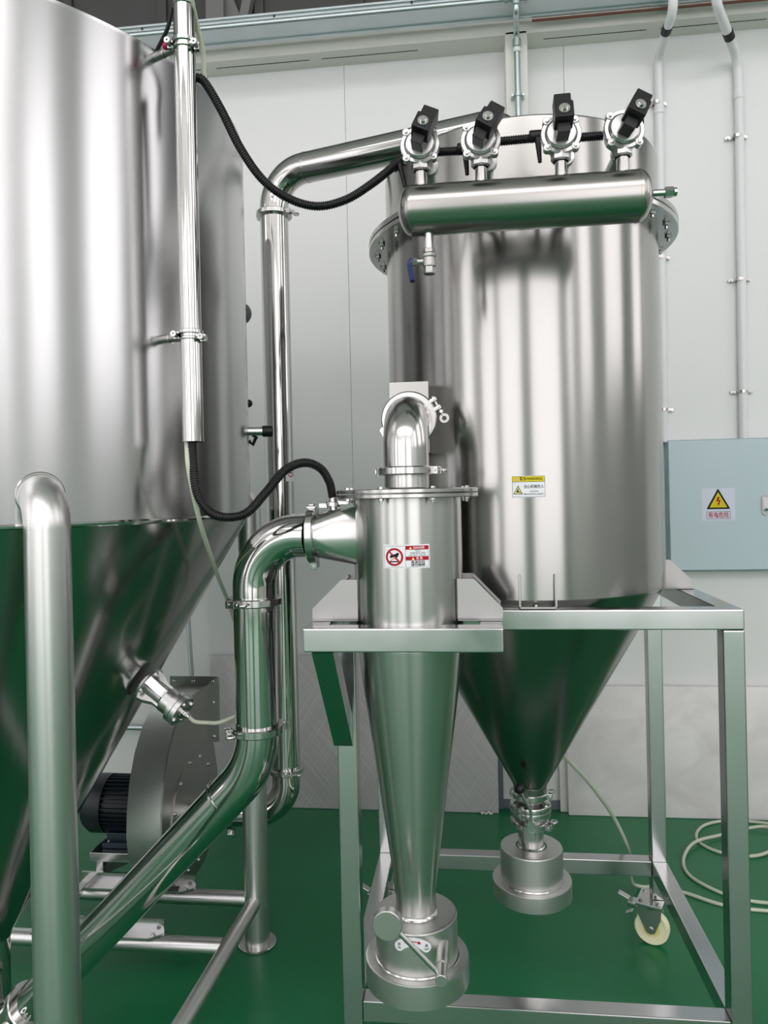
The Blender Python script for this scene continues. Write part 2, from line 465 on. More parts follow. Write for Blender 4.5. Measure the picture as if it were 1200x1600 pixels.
# painted steel beam and column standing proud of the panels
tb = MB(); tb.box(XL, XR, 3.425, YF + .01, 3.585, 3.755, .003)
trim1 = struct('trim_1', tb, BEAM, 35)
for i in range(-8, 9):
    if abs(i * .52 + .1 - .26) < .2: continue
    part('slot', MB().box(i * .52 - .13, i * .52 + .33, 3.478, 3.482, 3.5838, 3.587), DARK, trim1)
struct('trim_2', MB().box(.212, .312, 3.425, YF + .01, 0, 3.60, .004), BEAM, 35)
struct('dark_foot_strip', MB().box(XL, XR, YF - .012, YF + .01, 0, .040, .002), SLATE, 35)  # dark strip: shade of the recess under the panels, put into its colour
# roof steel seen beyond the top of the wall
rs = struct('trim_3', MB().box(-1.345, -1.245, 3.84, 3.94, 3.8, ZC, .004), ROOFST, 35)
part('brace', MB().beam((-1.22, 3.90, 3.80), (-.95, 3.90, 4.9), .05, .05, .003, (0, 1, 0)), ROOFST, rs)
part('gusset', MB().prism([(-1.245, 3.8), (-1.05, 3.8), (-1.245, 4.3)], 'y', 3.88, 3.90), ROOFST, rs)

# the hall behind the camera: walls with tall frosted windows
def wall_with_windows(name, axis, pos, lo, hi, wins, z0, z1):
    mb = MB(); sgn = 1 if pos > 0 else -1
    def seg_(a, b, za, zb):
        if b - a < .01: return
        if axis == 'x': mb.box(min(pos, pos + sgn * .2), max(pos, pos + sgn * .2), a, b, za, zb)
        else: mb.box(a, b, min(pos, pos + sgn * .2), max(pos, pos + sgn * .2), za, zb)
    seg_(lo, hi, 0, z0); seg_(lo, hi, z1, ZC)
    a = lo
    for (w0, w1) in wins: seg_(a, w0, z0, z1); a = w1
    seg_(a, hi, z0, z1)
    return struct(name, mb, HALLW)
win_n = [0]
def window(axis, pos, w0, w1, z0, z1):
    win_n[0] += 1; sgn = 1 if pos > 0 else -1
    def bx(mb, a, b, za, zb, d0, d1):
        q0, q1 = sorted((pos + sgn * d0, pos + sgn * d1))
        if axis == 'x': mb.box(q0, q1, a, b, za, zb, .004)
        else: mb.box(a, b, q0, q1, za, zb, .004)
    f = MB()
    for (a, b, za, zb) in ((w0, w0 + .06, z0, z1), (w1 - .06, w1, z0, z1), (w0 + .06, w1 - .06, z0, z0 + .06), (w0 + .06, w1 - .06, z1 - .06, z1)):
        bx(f, a, b, za, zb, .04, .12)
    fo = struct('window_%d' % win_n[0], f, BEAM)
    nr = 4
    hz = (z1 - z0 - .12) / nr
    for k in range(nr):
        pm = MB(); bx(pm, w0 + .06, w1 - .06, z0 + .06 + k * hz + .015, z0 + .06 + (k + 1) * hz - .015, .07, .085)
        part('pane', pm, GLASSW, fo, smooth=0)
    for k in range(1, nr):
        bm_ = MB(); bx(bm_, w0 + .06, w1 - .06, z0 + .06 + k * hz - .02, z0 + .06 + k * hz + .02, .05, .11)
        part('glazing_bar', bm_, BEAM, fo)
    return fo
WR = [(-5.6, -4.4), (-3.2, -1.6), (-.3, 1.4), (2.4, 3.4)]
wall_with_windows('wall_right', 'x', XR, YB, 4.2, WR, 2.4, 6.2)
for a, b in WR: window('x', XR, a, b, 2.4, 6.2)
WFr = [(-5.6, -3.4), (-2.9, -.4), (.6, 4.2)]
wall_with_windows('wall_front', 'y', YB, XL, XR, WFr, .12, 5.2)
for a, b in WFr: window('y', YB, a, b, .12, 5.2)
WL = [(-4.8, -3.0), (-1.6, .2)]  # unseen left-hand windows, added for more light on the back wall
wall_with_windows('wall_left', 'x', XL, YB, 4.2, WL, .9, 5.0)
for a, b in WL: window('x', XL, a, b, .9, 5.0)
for y in (-5.1, -3.5):                                         # unseen glowing roof strips, added to brighten the back wall
    win_n[0] += 1
    f = MB()
    f.box(XL + .5, XR - .5, y - .66, y - .60, ZC - .03, ZC + .01).box(XL + .5, XR - .5, y + .60, y + .66, ZC - .03, ZC + .01)
    fo = struct('window_%d' % win_n[0], f, BEAM)
    for k in range(10):
        part('pane', MB().box(XL + .5 + k, XL + 1.49 + k, y - .60, y + .60, ZC - .012, ZC - .004), ROOFL, fo, smooth=0)

# ---------------------------------------------------------------- overhead galvanised channel and pipe
ct = thing('cable_channel', 'galvanised steel channel running along the top of the white wall', 'channel', (0, 3.30, 3.62))
prof = [(3.250, 3.620), (3.250, 3.634), (3.262, 3.638), (3.262, 3.644), (3.250, 3.648), (3.250, 3.668), (3.362, 3.668), (3.362, 3.620)]
part('channel_body', MB().prism(prof, 'x', XL + .01, XR - .01), GALV, ct, smooth=0)
part('channel_lip', MB().box(XL + .01, XR - .01, 3.240, 3.252, 3.661, 3.671, .002), GALV, ct)
part('channel_lip', MB().box(XL + .01, XR - .01, 3.345, 3.364, 3.612, 3.622, .002), GALV, ct)
for i in range(-3, 4):
    part('punched_hole', MB().cyl((i * .62 - .2, 3.249, 3.657), (i * .62 - .2, 3.2505, 3.657), .005, seg=10), DARK, ct)
for xx in (-3.2, -1.6, .9, 2.6):
    part('wall_bracket', MB().box(xx, xx + .03, 3.30, 3.43, 3.63, 3.664, .002), GALV, ct)
gp = thing('galvanised_pipe', 'thin galvanised pipe running along the channel with a drop down the column', 'pipe', (.247, 3.235, 3.63))
PYY, PZZ = 3.234, 3.622
part('main_run', MB().cyl((XL + .05, PYY, PZZ), (XR - .05, PYY, PZZ), .0125, seg=16), GALV, gp)
part('tee_fitting', MB().cyl((.21, PYY, PZZ), (.29, PYY, PZZ), .0185, seg=16, bev=.003).cyl((.25, PYY, PZZ), (.25, PYY, PZZ - .032), .0175, seg=16, bev=.003), GALV, gp)
for xx in (.206, .294):
    part('collar', MB().cyl((xx - .006, PYY, PZZ), (xx + .006, PYY, PZZ), .0225, seg=16, bev=.002), GALV, gp)
part('drop_pipe', MB().tube(fillet([(.25, PYY, PZZ - .02), (.25, PYY + .004, 3.565), (.262, 3.395, 3.580), (.262, 3.395, .9)], [.022, .05]), .0135, 14), GALV, gp)
part('union', MB().cyl((.262, 3.395, 3.545), (.262, 3.395, 3.505), .019, seg=16, bev=.003), GALV, gp)
part('tape', MB().cyl((.262, 3.395, 3.504), (.262, 3.395, 3.484), .0165, seg=16), PVC, gp, label='white tape wrap')
for z in (3.29, 2.2):
    cb = MB(); cb.ring((.262, 3.395, z), (0, 0, 1), .0132, .0175, .014, 20)
    for s_ in (-1, 1): cb.cyl((.262 + s_ * .024, 3.388, z), (.262 + s_ * .024, 3.427, z), .006, seg=10)
    cb.box(.262 - .03, .262 + .03, 3.405, 3.426, z - .006, z + .006, .001)
    part('pipe_clip', cb, GALV, gp)
sb = MB(); sb.cyl((.33, 3.372, 3.606), (XR - .05, 3.372, 3.606), .006, seg=10)
solo('brown_pipe', sb, RUST, 'thin red-brown pipe tucked under the galvanised channel', 'pipe', (2.6, 3.372, 3.606))

# ---------------------------------------------------------------- white PVC conduits on the wall
def conduit(pts, rads, clips, label, joints):
    t = thing('cable_conduit', label, 'conduit', (pts[-1][0], pts[-1][1], pts[-1][2]), 'white conduits to the cabinet')
    part('conduit_pipe', MB().tube(fillet(pts, rads), .0195, 18), PVC, t)
    for (p, d, m_) in joints:
        p = V(p); d = V(d).normalized()
        part('sleeve', MB().cyl(p - d * .022, p + d * .022, .0222, seg=18, bev=.002), m_, t)
    for z in clips:
        x_, y_ = pts[-1][0], pts[-1][1]
        cb = MB(); cb.ring((x_, y_, z), (0, 0, 1), .019, .0225, .013, 24)
        for s_ in (-1, 1):
            cb.box(x_ + s_ * .036 - .012, x_ + s_ * .036 + .012, y_ + .010, y_ + .022, z - .0065, z + .0065, .001)
            cb.cyl((x_ + s_ * .036, y_ + .011, z), (x_ + s_ * .036, y_ + .002, z), .0055, seg=10)
        part('pipe_clip', cb, FIT, t)
    return t
WY = YF - .024
conduit([(.897, 3.215, 4.0), (.899, 3.225, 3.500), (.903, 3.385, 3.488), (.912, WY, 3.470), (.912, WY, 3.36), (.900, WY, 1.71)],
        [.05, .12, .05, .3], (3.27, 2.56, 1.86), 'white plastic conduit on the wall, the one beside the steel hopper',
        [((.901, 3.335, 3.492), (.01, 1, -.08), BLACKP), ((.911, WY, 3.24), (-.007, 0, -1), PVC)])
conduit([(1.066, 3.215, 4.0), (1.068, 3.220, 3.520), (1.165, 3.370, 3.474), (1.258, WY, 3.440), (1.262, WY, 3.30), (1.250, WY, 1.71)],
        [.06, .2, .09, .3], (3.09, 2.44, 1.93), 'white plastic conduit on the wall, the one above the cabinet door sign',
        [((1.172, 3.380, 3.471), (.5, .8, -.22), BLACKP), ((1.261, WY, 3.28), (-.01, 0, -1), PVC)])

# ---------------------------------------------------------------- boards leaning at the foot of the wall
def board(name, x0, x1, y0, yt, zt, th, mat, label):
    d = V((0, yt - y0, zt)).normalized(); n_ = V((0, -d.z, d.y))
    mb = MB(); L = hypot(yt - y0, zt)
    m = M(((1, 0, 0, 0), (0, -n_.y, d.y, y0), (0, -n_.z, d.z, 0), (0, 0, 0, 1)))
    mb.box(x0, x1, 0, th, 0.001, L, .004, m)
    return solo(name, mb, mat, label, 'board', ((x0 + x1) / 2, y0, 0))
board('grey_board', -1.275, .110, 3.478, 3.498, .728, .024, QUILT, 'wide dark grey cross-scratched board leaning on the wall behind the cyclone')
board('grey_board', -.15, .135, 3.524, 3.536, .705, .010, SLATE, 'narrow grey-blue sheet edge showing behind the cross-scratched board')
board('film_wrapped_board', .428, 1.75, 3.478, 3.505, .590, .028, FOIL, 'pale grey film-wrapped board leaning on the wall behind the frame')
board('white_board', .395, 1.60, 3.512, 3.535, .560, .010, BEAM, 'cream sheet standing between the wall and the film-wrapped board')
pb = MB()
for k in range(5):
    a = random.random() * 6; c = V((.03 + k * .012, 3.462, .006)); 
    pb.mesh([c + V((cos(a) * .014, sin(a) * .006, .001)), c + V((cos(a + 2) * .012, sin(a + 2) * .007, .012)), c + V((cos(a + 4) * .013, sin(a + 4) * .007, .004)), c + V((0, 0, -.006))], [(0, 1, 2), (0, 1, 3), (1, 2, 3), (0, 2, 3)])
solo('paper_scrap', pb, PAPER, 'small crumpled white scrap on the green floor by the grey board', 'scrap', (.045, 3.46, 0), smooth=0)

# ================================================================ LEFT CONE TANK
T = V((-1.31, 1.86, 0)); TR = .718
Z0, Z1 = 1.453, 2.487
tk = thing('cone_tank', 'huge brushed steel cone-bottomed tank on pipe legs at the left', 'tank', (T.x, T.y, 0))
part('shell', MB().lathe([(TR, Z0 + .004), (TR, Z1 - .012), (TR + .001, Z1 - .004), (TR - .004, Z1), (TR - .012, Z1)], T, seg=128), TANK, tk)
part('lid', MB().lathe([(TR - .004, Z1 - .002), (TR * .6, Z1 + .07), (TR * .2, Z1 + .12), (0, Z1 + .125)], T, seg=96), TANK, tk)
part('weld_bead', MB().lathe([(TR - .003, Z0 - .006), (TR + .0022, Z0 - .003), (TR + .003, Z0 + .001), (TR + .0005, Z0 + .005)], T, seg=128), PIPE, tk)
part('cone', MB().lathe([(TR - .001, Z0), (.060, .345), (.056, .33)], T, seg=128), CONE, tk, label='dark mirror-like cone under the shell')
def tank_pt(p_xy, out=0.0):
    d = V((p_xy[0] - T.x, p_xy[1] - T.y, 0)).normalized(); return T + d * (TR + out), d
LEGS = [(-.782, 1.30), (-.735, 2.413), (-1.875, 1.30), (-1.875, 2.413)]
for (lx, ly) in LEGS:
    w_, d = tank_pt((lx, ly), -.03)
    pts = fillet([(lx, ly, 0.012), (lx, ly, 1.510), (w_.x, w_.y, 1.512)], [.062], 16)
    lg = part('leg', MB().tube(pts, .0412, 40), LEG, tk)
    part('weld_ring', MB().ring(T + d * (TR + .002) + V((0, 0, 1.512)), tuple(d), .040, .0455, .006, 40, .002), FIT, lg)
    part('foot_plate', MB().lathe([(0, 0), (.062, 0), (.064, .002), (.064, .008), (.062, .010), (.045, .012), (0, .012)], (lx, ly, 0), seg=40), FIT, lg)
def brace(a, b, z): part('brace', MB().cyl((a[0], a[1], z), (b[0], b[1], z), .0245, seg=28), LEG, tk)
brace(LEGS[1], LEGS[0], .150); brace(LEGS[1], LEGS[3], .150); brace(LEGS[0], LEGS[2], .150); brace(LEGS[2], LEGS[3], .150)
brace((-.765, 2.15), (-1.875, 2.15), .150)
# small things on the far side of the shell
def side(ang, z, out): 
    d = V((cos(radians(ang)), sin(radians(ang)), 0)); return T + d * (TR + out) + V((0, 0, z)), d
c, d = side(21, 2.04, .0)
part('side_knob', MB().lathe([(.030 * sin(pi * k / 12), -.032 * cos(pi * k / 12)) for k in range(13)], c - d * .012, (0, 0, 1), 24), PORTG, tk, label='dark grey rounded knob')
c, d = side(22, 1.777, .004)
part('sight_knob', MB().ball(c, .012), BLACKP, tk, label='black knob')
c, d = side(17, 1.689, -.01)
pn = part('side_port', MB().cyl(c, c + d * .055, .0125, seg=18), FIT, tk)
part('port_cap', MB().cyl(c + d * .048, c + d * .078, .0165, seg=14, bev=.002), BLACKP, pn, label='black cap')
c, d = side(20, 1.665, .0)
part('port_lever', MB().tube([c, c + d * .012 + V((0, 0, -.012)), c + d * .022 + V((0, 0, .01)), c + d * .012 + V((0, 0, .016))], .006, 10), BLACKP, tk, label='black lever')
# stand-offs carrying the cable pipe
SP = V((-.578, 1.515, 0))
for z in (2.466, 1.846):
    w_, d = tank_pt((SP.x - .012, SP.y + .01), -.004)
    a = V((w_.x, w_.y, z + .004)); b = V((SP.x, SP.y, z)) - d * .02
    so = part('standoff', MB().cyl(a, b, .0095, seg=16), DULL, tk)
    part('weld_ring', MB().ring(a + (b - a) * .45, tuple(b - a), .0085, .0112, .004, 16), FIT, so)

# cable pipe (stand pipe) with clips
sp = thing('cable_pipe', 'slim vertical steel conduit pipe held off the front of the left tank', 'pipe', (SP.x, SP.y, 1.62))
w_, d = tank_pt((SP.x, SP.y), -.25)
path = fillet([(SP.x, SP.y, 1.62), (SP.x, SP.y, 2.74), (SP.x - .26, SP.y + .18, 2.76)], [.06], 10)
part('pipe_body', MB().tube(path, .0222, 28, caps=False), PIPE, sp)
part('pipe_mouth', MB().cyl((SP.x, SP.y, 1.66), (SP.x, SP.y, 1.6205), .0195, seg=28, caps=False).ring((SP.x, SP.y, 1.621), (0, 0, 1), .0194, .0223, .002, 28), PIPE, sp)
part('weld_ring', MB().ring((SP.x, SP.y, 2.545), (0, 0, 1), .0215, .0245, .006, 28, .002), FIT, sp)
for z, red in ((2.462, True), (1.846, False)):
    cb = MB(); c0 = V((SP.x, SP.y, z))
    cb.ring(c0 + V((0, 0, .006)), (0, 0, 1), .022, .0255, .009, 28, .001); cb.ring(c0 - V((0, 0, .008)), (0, 0, 1), .022, .0252, .006, 28, .001)
    for s_ in (-1, 1):
        q = c0 + V((s_ * .029, -.006, .0 if s_ < 0 else -.008))
        cb.cyl(q + V((0, .012, 0)), q - V((0, .016, 0)), .0062, seg=14, bev=.001)
        cb.box(q.x - .006, q.x + .006, q.y - .004, q.y + .008, q.z - .008, q.z + .008, .0015)
        cb.lathe([(.0025, 0), (.0062, 0), (.0062, .004), (.0025, .004), (.0025, 0)], q - V((0, .016, 0)), (0, -1, 0), 14)
    k = part('pipe_clip', cb, FIT, sp)
    if red: part('clip_cap', MB().ball(c0 + V((-.040, -.002, .002)), .0085, 14, 8), RED, k, label='dark red cap')
cab_b = MB(); cab_b.tube(spline([(SP.x - .022, SP.y, 2.560), (SP.x - .045, SP.y + .02, 2.515), (SP.x - .085, SP.y + .045, 2.475), (SP.x - .092, SP.y + .06, 2.44)], 6), .0045, 10)
solo('black_cable', cab_b, RUBBER, 'short black cable from the top of the slim conduit to the tank rim', 'cable', (SP.x - .06, SP.y + .03, 2.5))

# ---------------------------------------------------------------- pneumatic hammer on the tank cone
hp = V((-.832, 1.825, 1.022)); 
ax = V((.80, -.17, -.50)).normalized(); hp = hp - ax * .001
ph = thing('pneumatic_hammer', 'silver pneumatic hammer bolted to the cone of the left tank', 'hammer', tuple(hp))
def along(t): return hp + ax * t
part('mount_flange', MB().lathe([(0, 0), (.046, 0), (.048, .002), (.048, .007), (.046, .009), (0, .009)], hp, tuple(ax), 36), CAST, ph)
b = MB(); b.lathe([(.026, .008), (.027, .06), (.029, .063), (.033, .066), (.033, .095), (0, .095)], hp, tuple(ax), 28)
part('barrel', b, CAST, ph)
sdx = ax.cross(V((0, 0, 1))).normalized(); sdy = ax.cross(sdx)
for k in range(4):
    a = pi / 4 + k * pi / 2
    dr = sdx * cos(a) + sdy * sin(a)
    fl = MB()
    m = M(((dr.x, dr.cross(ax).x, ax.x, hp.x), (dr.y, dr.cross(ax).y, ax.y, hp.y), (dr.z, dr.cross(ax).z, ax.z, hp.z), (0, 0, 0, 1)))
    fl.prism([(.024, .008), (.043, .008), (.041, .020), (.030, .045), (.030, .066), (.024, .066)], 'y', -.011, .011, m)
    part('rib', fl, CAST, ph)
    inst('bolt', HEAD5, ph, M.Translation(hp + (sdx * cos(a + .78) + sdy * sin(a + .78)) * .037 + ax * .009) @ basis(ax))
part('end_ring', MB().lathe([(0, .092), (.036, .092), (.041, .094), (.041, .105), (.039, .106), (.039, .108), (.041, .109), (.041, .120), (.039, .122), (0, .122)], hp, tuple(ax), 36), CAST, ph)
for k in range(4):
    a = k * pi / 2 + .5
    inst('bolt', HEAD5, ph, M.Translation(hp + (sdx * cos(a) + sdy * sin(a)) * .031 + ax * .122) @ basis(ax))
b = MB(); b.cyl(along(.122), along(.127), .018, seg=20); b.hexa(along(.127), along(.138), .009); b.cyl(along(.138), along(.146), .0068, seg=14, bev=.001)
part('air_fitting', b, FIT, ph)

# ================================================================ STEEL FRAME
FX0, FX1, FY0, FY1, FT = -.328, .620, 1.765, 2.550, 1.220
tw = .048
fr = thing('support_frame', 'square-tube stainless frame on castors carrying the hopper and the cyclone', 'frame', (.146, 2.157, 0))
PX = (FX0, FX1 - tw); PY = (FY0, FY1 - tw)
for px_ in PX:
    for py_ in PY:
        zt = FT - tw if not (px_ == PX[0] and py_ == PY[0]) else FT - tw
        part('post', MB().box(px_, px_ + tw, py_, py_ + tw, .150, zt, .004), FRAME, fr)
RZ0, RZ1 = .226, .277
for (a0, a1, b0, b1) in ((FX0, FX1, FY0, FY0 + tw), (FX0, FX1, FY1 - tw, FY1), (FX0, FX0 + tw, FY0 + tw, FY1 - tw), (FX1 - tw, FX1, FY0 + tw, FY1 - tw)):
    part('top_rail', MB().box(a0, a1, b0, b1, FT - tw, FT, .004), FRAME, fr)
for (a0, a1, b0, b1) in ((FX0 + tw, FX1 - tw, FY0, FY0 + tw), (FX0 + tw, FX1 - tw, FY1 - tw, FY1), (FX0, FX0 + tw, FY0 + tw, FY1 - tw), (FX1 - tw, FX1, FY0 + tw, FY1 - tw)):
    part('bottom_rail', MB().box(a0, a1, b0, b1, RZ0, RZ1, .004), FRAME, fr)
# outrigger carrying the cyclone
CX0, CX1, CY0 = -.354, .066, 1.530
part('outrigger_rail', MB().box(CX0, CX1, CY0, CY0 + tw, FT - .051, FT, .004), FRAME, fr)
part('outrigger_rail', MB().box(CX0, CX0 + tw, CY0 + tw, FY0 - .001, FT - .051, FT, .004), FRAME, fr)
part('outrigger_rail', MB().box(CX1 - tw, CX1, CY0 + tw, FY0 - .001, FT - .051, FT, .004), FRAME, fr)
part('strut', MB().prism([(1.532, FT - .052), (1.592, FT - .052), (1.764, .968), (1.764, .893)], 'x', CX0 + .018, CX0 + .018 + .046), FRAME, fr, smooth=0)
def caster(px_, py_, heading):
    """Swivel castor with brake: plate, fork, wheel, brake pedal."""
    m0 = M.Translation((px_, py_, 0)) @ M.Rotation(heading, 4, 'Z')
    b = MB()
    b.box(-.052, .052, -.042, .042, .138, .150, .002, m0)
    k = part('caster', b, FIT, fr)
    f = MB()
    f.lathe([(0, .120), (.026, .120), (.030, .126), (.030, .134), (.026, .138), (0, .138)], (px_, py_, 0), seg=24)
    for s_ in (-1, 1):
        f.prism([(-.034, .124), (.040, .124), (.044, .108), (.034, .088), (.014, .046), (.002, .040), (-.012, .045), (-.032, .095)], 'x', s_ * .0205, s_ * .0245, m0)
    f.box(-.024, .024, -.03, .045, .116, .122, .001, m0)
    f.cyl(m0 @ V((-.030, 0, .055)), m0 @ V((.030, 0, .055)), .009, seg=12)
    part('fork', f, FIT, k)
    wv = MB()
    wv.lathe([(.008, -.013), (.040, -.013), (.044, -.0155), (.052, -.0155), (.055, -.011), (.055, .011), (.052, .0155), (.044, .0155), (.040, .013), (.008, .013)], m0 @ V((0, 0, .055)), tuple(m0.to_3x3() @ V((1, 0, 0))), 40)
    part('wheel', wv, YWHEEL, k, label='cream plastic wheel')
    hbm = MB(); hbm.lathe([(.012, -.0145), (.028, -.0145), (.028, .0145), (.012, .0145), (.012, -.0145)], m0 @ V((0, 0, .055)), tuple(m0.to_3x3() @ V((1, 0, 0))), 30)
    part('hub', hbm, YHUB, k, label='yellow hub')
    bp = MB()
    bp.box(-.020, .020, .040, .075, .112, .128, .003, m0)
    bp.box(-.012, .012, .072, .110, .128, .133, .002, m0 @ M.Translation((0, 0, 0)) @ M.Translation(V((0, .072, .128))) @ M.Rotation(.35, 4, 'X') @ M.Translation(V((0, -.072, -.128))))
    bp.box(-.010, .010, .060, .085, .090, .095, .002, m0 @ M.Translation(V((0, .06, .09))) @ M.Rotation(-.5, 4, 'X') @ M.Translation(V((0, -.06, -.09))))
    part('brake_pedal', bp, FIT, k)
    for (bx_, by_) in ((-.033, -.028), (.033, -.028), (-.033, .028), (.033, .028)):
        inst('bolt', HEAD5, k, m0 @ M.Translation((bx_, by_, .150)))
caster(FX1 - .048, FY1 - .030, radians(66)); caster(FX0 + .030, FY1 - .035, radians(75))
caster(FX1 - .030, FY0 + .030, radians(40)); caster(FX0 + .030, FY0 + .030, radians(100))

# ================================================================ FILTER HOPPER
HC = V((.158, 2.157, 0)); HR = .378
HZ0, HZF, HZT = 1.236, 2.187, 2.392
hp_ = thing('filter_hopper', 'tall brushed steel filter hopper with a bolted flange standing on the frame', 'hopper', (HC.x, HC.y, FT))
part('lower_shell', MB().lathe([(HR - .003, HZ0), (HR, HZ0 + .004), (HR, HZF)], HC, seg=112), TANKW, hp_)
part('upper_shell', MB().lathe([(HR, HZF + .03), (HR, HZT - .006), (HR - .003, HZT), (HR - .010, HZT)], HC, seg=112), TANKW, hp_)
part('lid', MB().lathe([(HR - .006, HZT - .003), (HR * .5, HZT + .015), (0, HZT + .02)], HC, seg=64), TANKW, hp_)
part('flange', MB().lathe([(HR - .002, HZF), (.427, HZF), (.429, HZF + .002), (.429, HZF + .013), (.427, HZF + .0145), (HR - .002, HZF + .0145)], HC, seg=112), FLAN, hp_)
part('flange', MB().lathe([(HR - .002, HZF + .0175), (.427, HZF + .0175), (.429, HZF + .019), (.429, HZF + .030), (.427, HZF + .032), (HR - .002, HZF + .032)], HC, seg=112), FLAN, hp_)
part('gasket', MB().lathe([(HR, HZF + .014), (.426, HZF + .014), (.426, HZF + .018), (HR, HZF + .018)], HC, seg=80), BLACKP, hp_, label='black gasket between the flanges')
NB = 24
for k in range(NB):
    a = 2 * pi * (k + .35) / NB
    q = HC + V((cos(a), sin(a), 0)) * .404
    inst('bolt', BOLT8, hp_, M.Translation(q + V((0, 0, HZF))) @ M.Rotation(pi, 4, 'X'))
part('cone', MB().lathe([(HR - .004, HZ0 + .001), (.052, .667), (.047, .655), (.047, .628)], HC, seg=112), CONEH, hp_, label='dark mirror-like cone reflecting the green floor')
# feet: one bracket on each frame rail
def foot(ang, ext):
    """U-shaped welded foot: two cheeks, back and base plate, resting on the rail."""
    m = M.Translation(HC) @ M.Rotation(ang, 4, 'Z')
    b = MB()
    y0, y1 = HR - .006, HR + ext
    b.box(-.042, .042, y0 - .030, y1 + .002, FT + .001, FT + .006, .001, m)
    for s_ in (-1, 1):
        b.prism([(y0 - .004, FT + .006), (y1, FT + .006), (y1, FT + .022), (min(y0 + .018, y1 - .004), FT + .082), (y0 - .004, FT + .082)], 'x', s_ * .042 - .0025, s_ * .042 + .0025, m)
    o = part('foot', b, PLATE, hp_, smooth=0)
    inst('bolt', HEAD5, o, m @ M.Translation((.004, y1 - .014, FT + .006)))
    return o
for a, e_ in ((pi, .010), (-pi / 2, .074), (0, .010), (pi / 2, .074)):
    foot(a, e_)
# inlet box welded to the shell
part('inlet_box', MB().box(-.187, -.090, 1.793, 1.935, 1.598, 1.772, .003), DULL, hp_)

# ================================================================ CYCLONE
CC = V((-.138, 1.675, 0)); CR = .122
cyn = thing('cyclone_separator', 'slim steel cyclone separator with a bolted lid standing in front of the hopper', 'cyclone', (CC.x, CC.y, FT))
part('barrel', MB().lathe([(CR, 1.490), (CR, 1.168), (CR - .001, 1.158)], CC, seg=72), CYCL, cyn)
part('cone', MB().lathe([(CR - .0005, 1.162), (.0455, .600), (.0455, .552)], CC, seg=72), CYCL, cyn)
part('flange', MB().lathe([(CR - .002, 1.4905), (.158, 1.4905), (.160, 1.492), (.160, 1.4985), (.159, 1.4995), (CR - .002, 1.4995)], CC, seg=72), FLAN, cyn)
part('lid', MB().lathe([(0, 1.5015), (.159, 1.5015), (.160, 1.5025), (.160, 1.509), (.158, 1.5105), (.054, 1.5105), (0, 1.5105)], CC, seg=72), FLAN, cyn)
for k in range(8):
    a = 2 * pi * (k + .60) / 8
    q = CC + V((cos(a), sin(a), 0)) * .1415
    inst('bolt', HEAD5, cyn, M.Translation(q + V((0, 0, 1.5105))))
    inst('bolt', BOLT5, cyn, M.Translation(q + V((0, 0, 1.4905))) @ M.Rotation(pi, 4, 'X'))
part('outlet_stub', MB().lathe([(.0515, 1.509), (.0515, 1.546)], CC, seg=40).lathe([(.0515, 1.509), (.055, 1.511), (.0515, 1.514)], CC, seg=40), CYCL, cyn)
# square-to-round inlet
def square_to_round(c0, r, c1, hy, hz, n=32):
    """c0: centre of the round end (axis -X), c1: centre of the rectangle."""
    vs = []; 
    for k in range(n):
        a = 2 * pi * k / n + pi / 4
        vs.append((c0[0], c0[1] + r * cos(a), c0[2] + r * sin(a)))
    R0 = n
    for (sy, sz) in ((1, 1), (-1, 1), (-1, -1), (1, -1)): vs.append((c1[0], c1[1] + sy * hy, c1[2] + sz * hz))
    fs = []; q = n // 4
    # corner i sits in the middle of the arc around angle 45+90i deg
    for i in range(4):
        for k in range(-q // 2, q // 2):
            a = (i * q + k) % n; b = (i * q + k + 1) % n
            fs.append((a, b, R0 + i))
        e = (i * q + q // 2) % n
        fs.append((e, R0 + (i + 1) % 4, R0 + i))
    return vs, fs
vs, fs = square_to_round((-.345, 1.655, 1.410), .0505, (-.222, 1.668, 1.408), .033, .070, 64)
b = MB(); b.mesh(vs, fs); b.cyl((-.362, 1.655, 1.410), (-.345, 1.655, 1.410), .0505, seg=32, caps=False)
part('inlet', b, ELBOW, cyn, smooth=14, label='square-to-round inlet on the left of the barrel')
# lugs on the outrigger
def lug(s_):
    b = MB()
    xi, xo = CR - .012, (.207 if s_ > 0 else .212)
    for yy in (-.058, .055):
        b.prism([(s_ * xi, FT + .004), (s_ * xo, FT + .004), (s_ * xo, FT + .028), (s_ * (xi + .036), FT + .092), (s_ * xi, FT + .092)][::s_], 'y', CC.y + yy - .002, CC.y + yy + .002, M.Translation((CC.x, 0, 0)))
    b.prism([(s_ * (xi + .036), FT + .092), (s_ * xo, FT + .028), (s_ * (xo - .004), FT + .026), (s_ * (xi + .034), FT + .088)], 'y', CC.y + .035, CC.y + .057, M.Translation((CC.x, 0, 0)))
    x0_, x1_ = sorted((CC.x + s_ * xi, CC.x + s_ * xo))
    b.box(x0_, x1_, CC.y - .060, CC.y + .057, FT + .001, FT + .005)
    part('lug', b, PLATE, cyn, smooth=0)
lug(-1); lug(1)

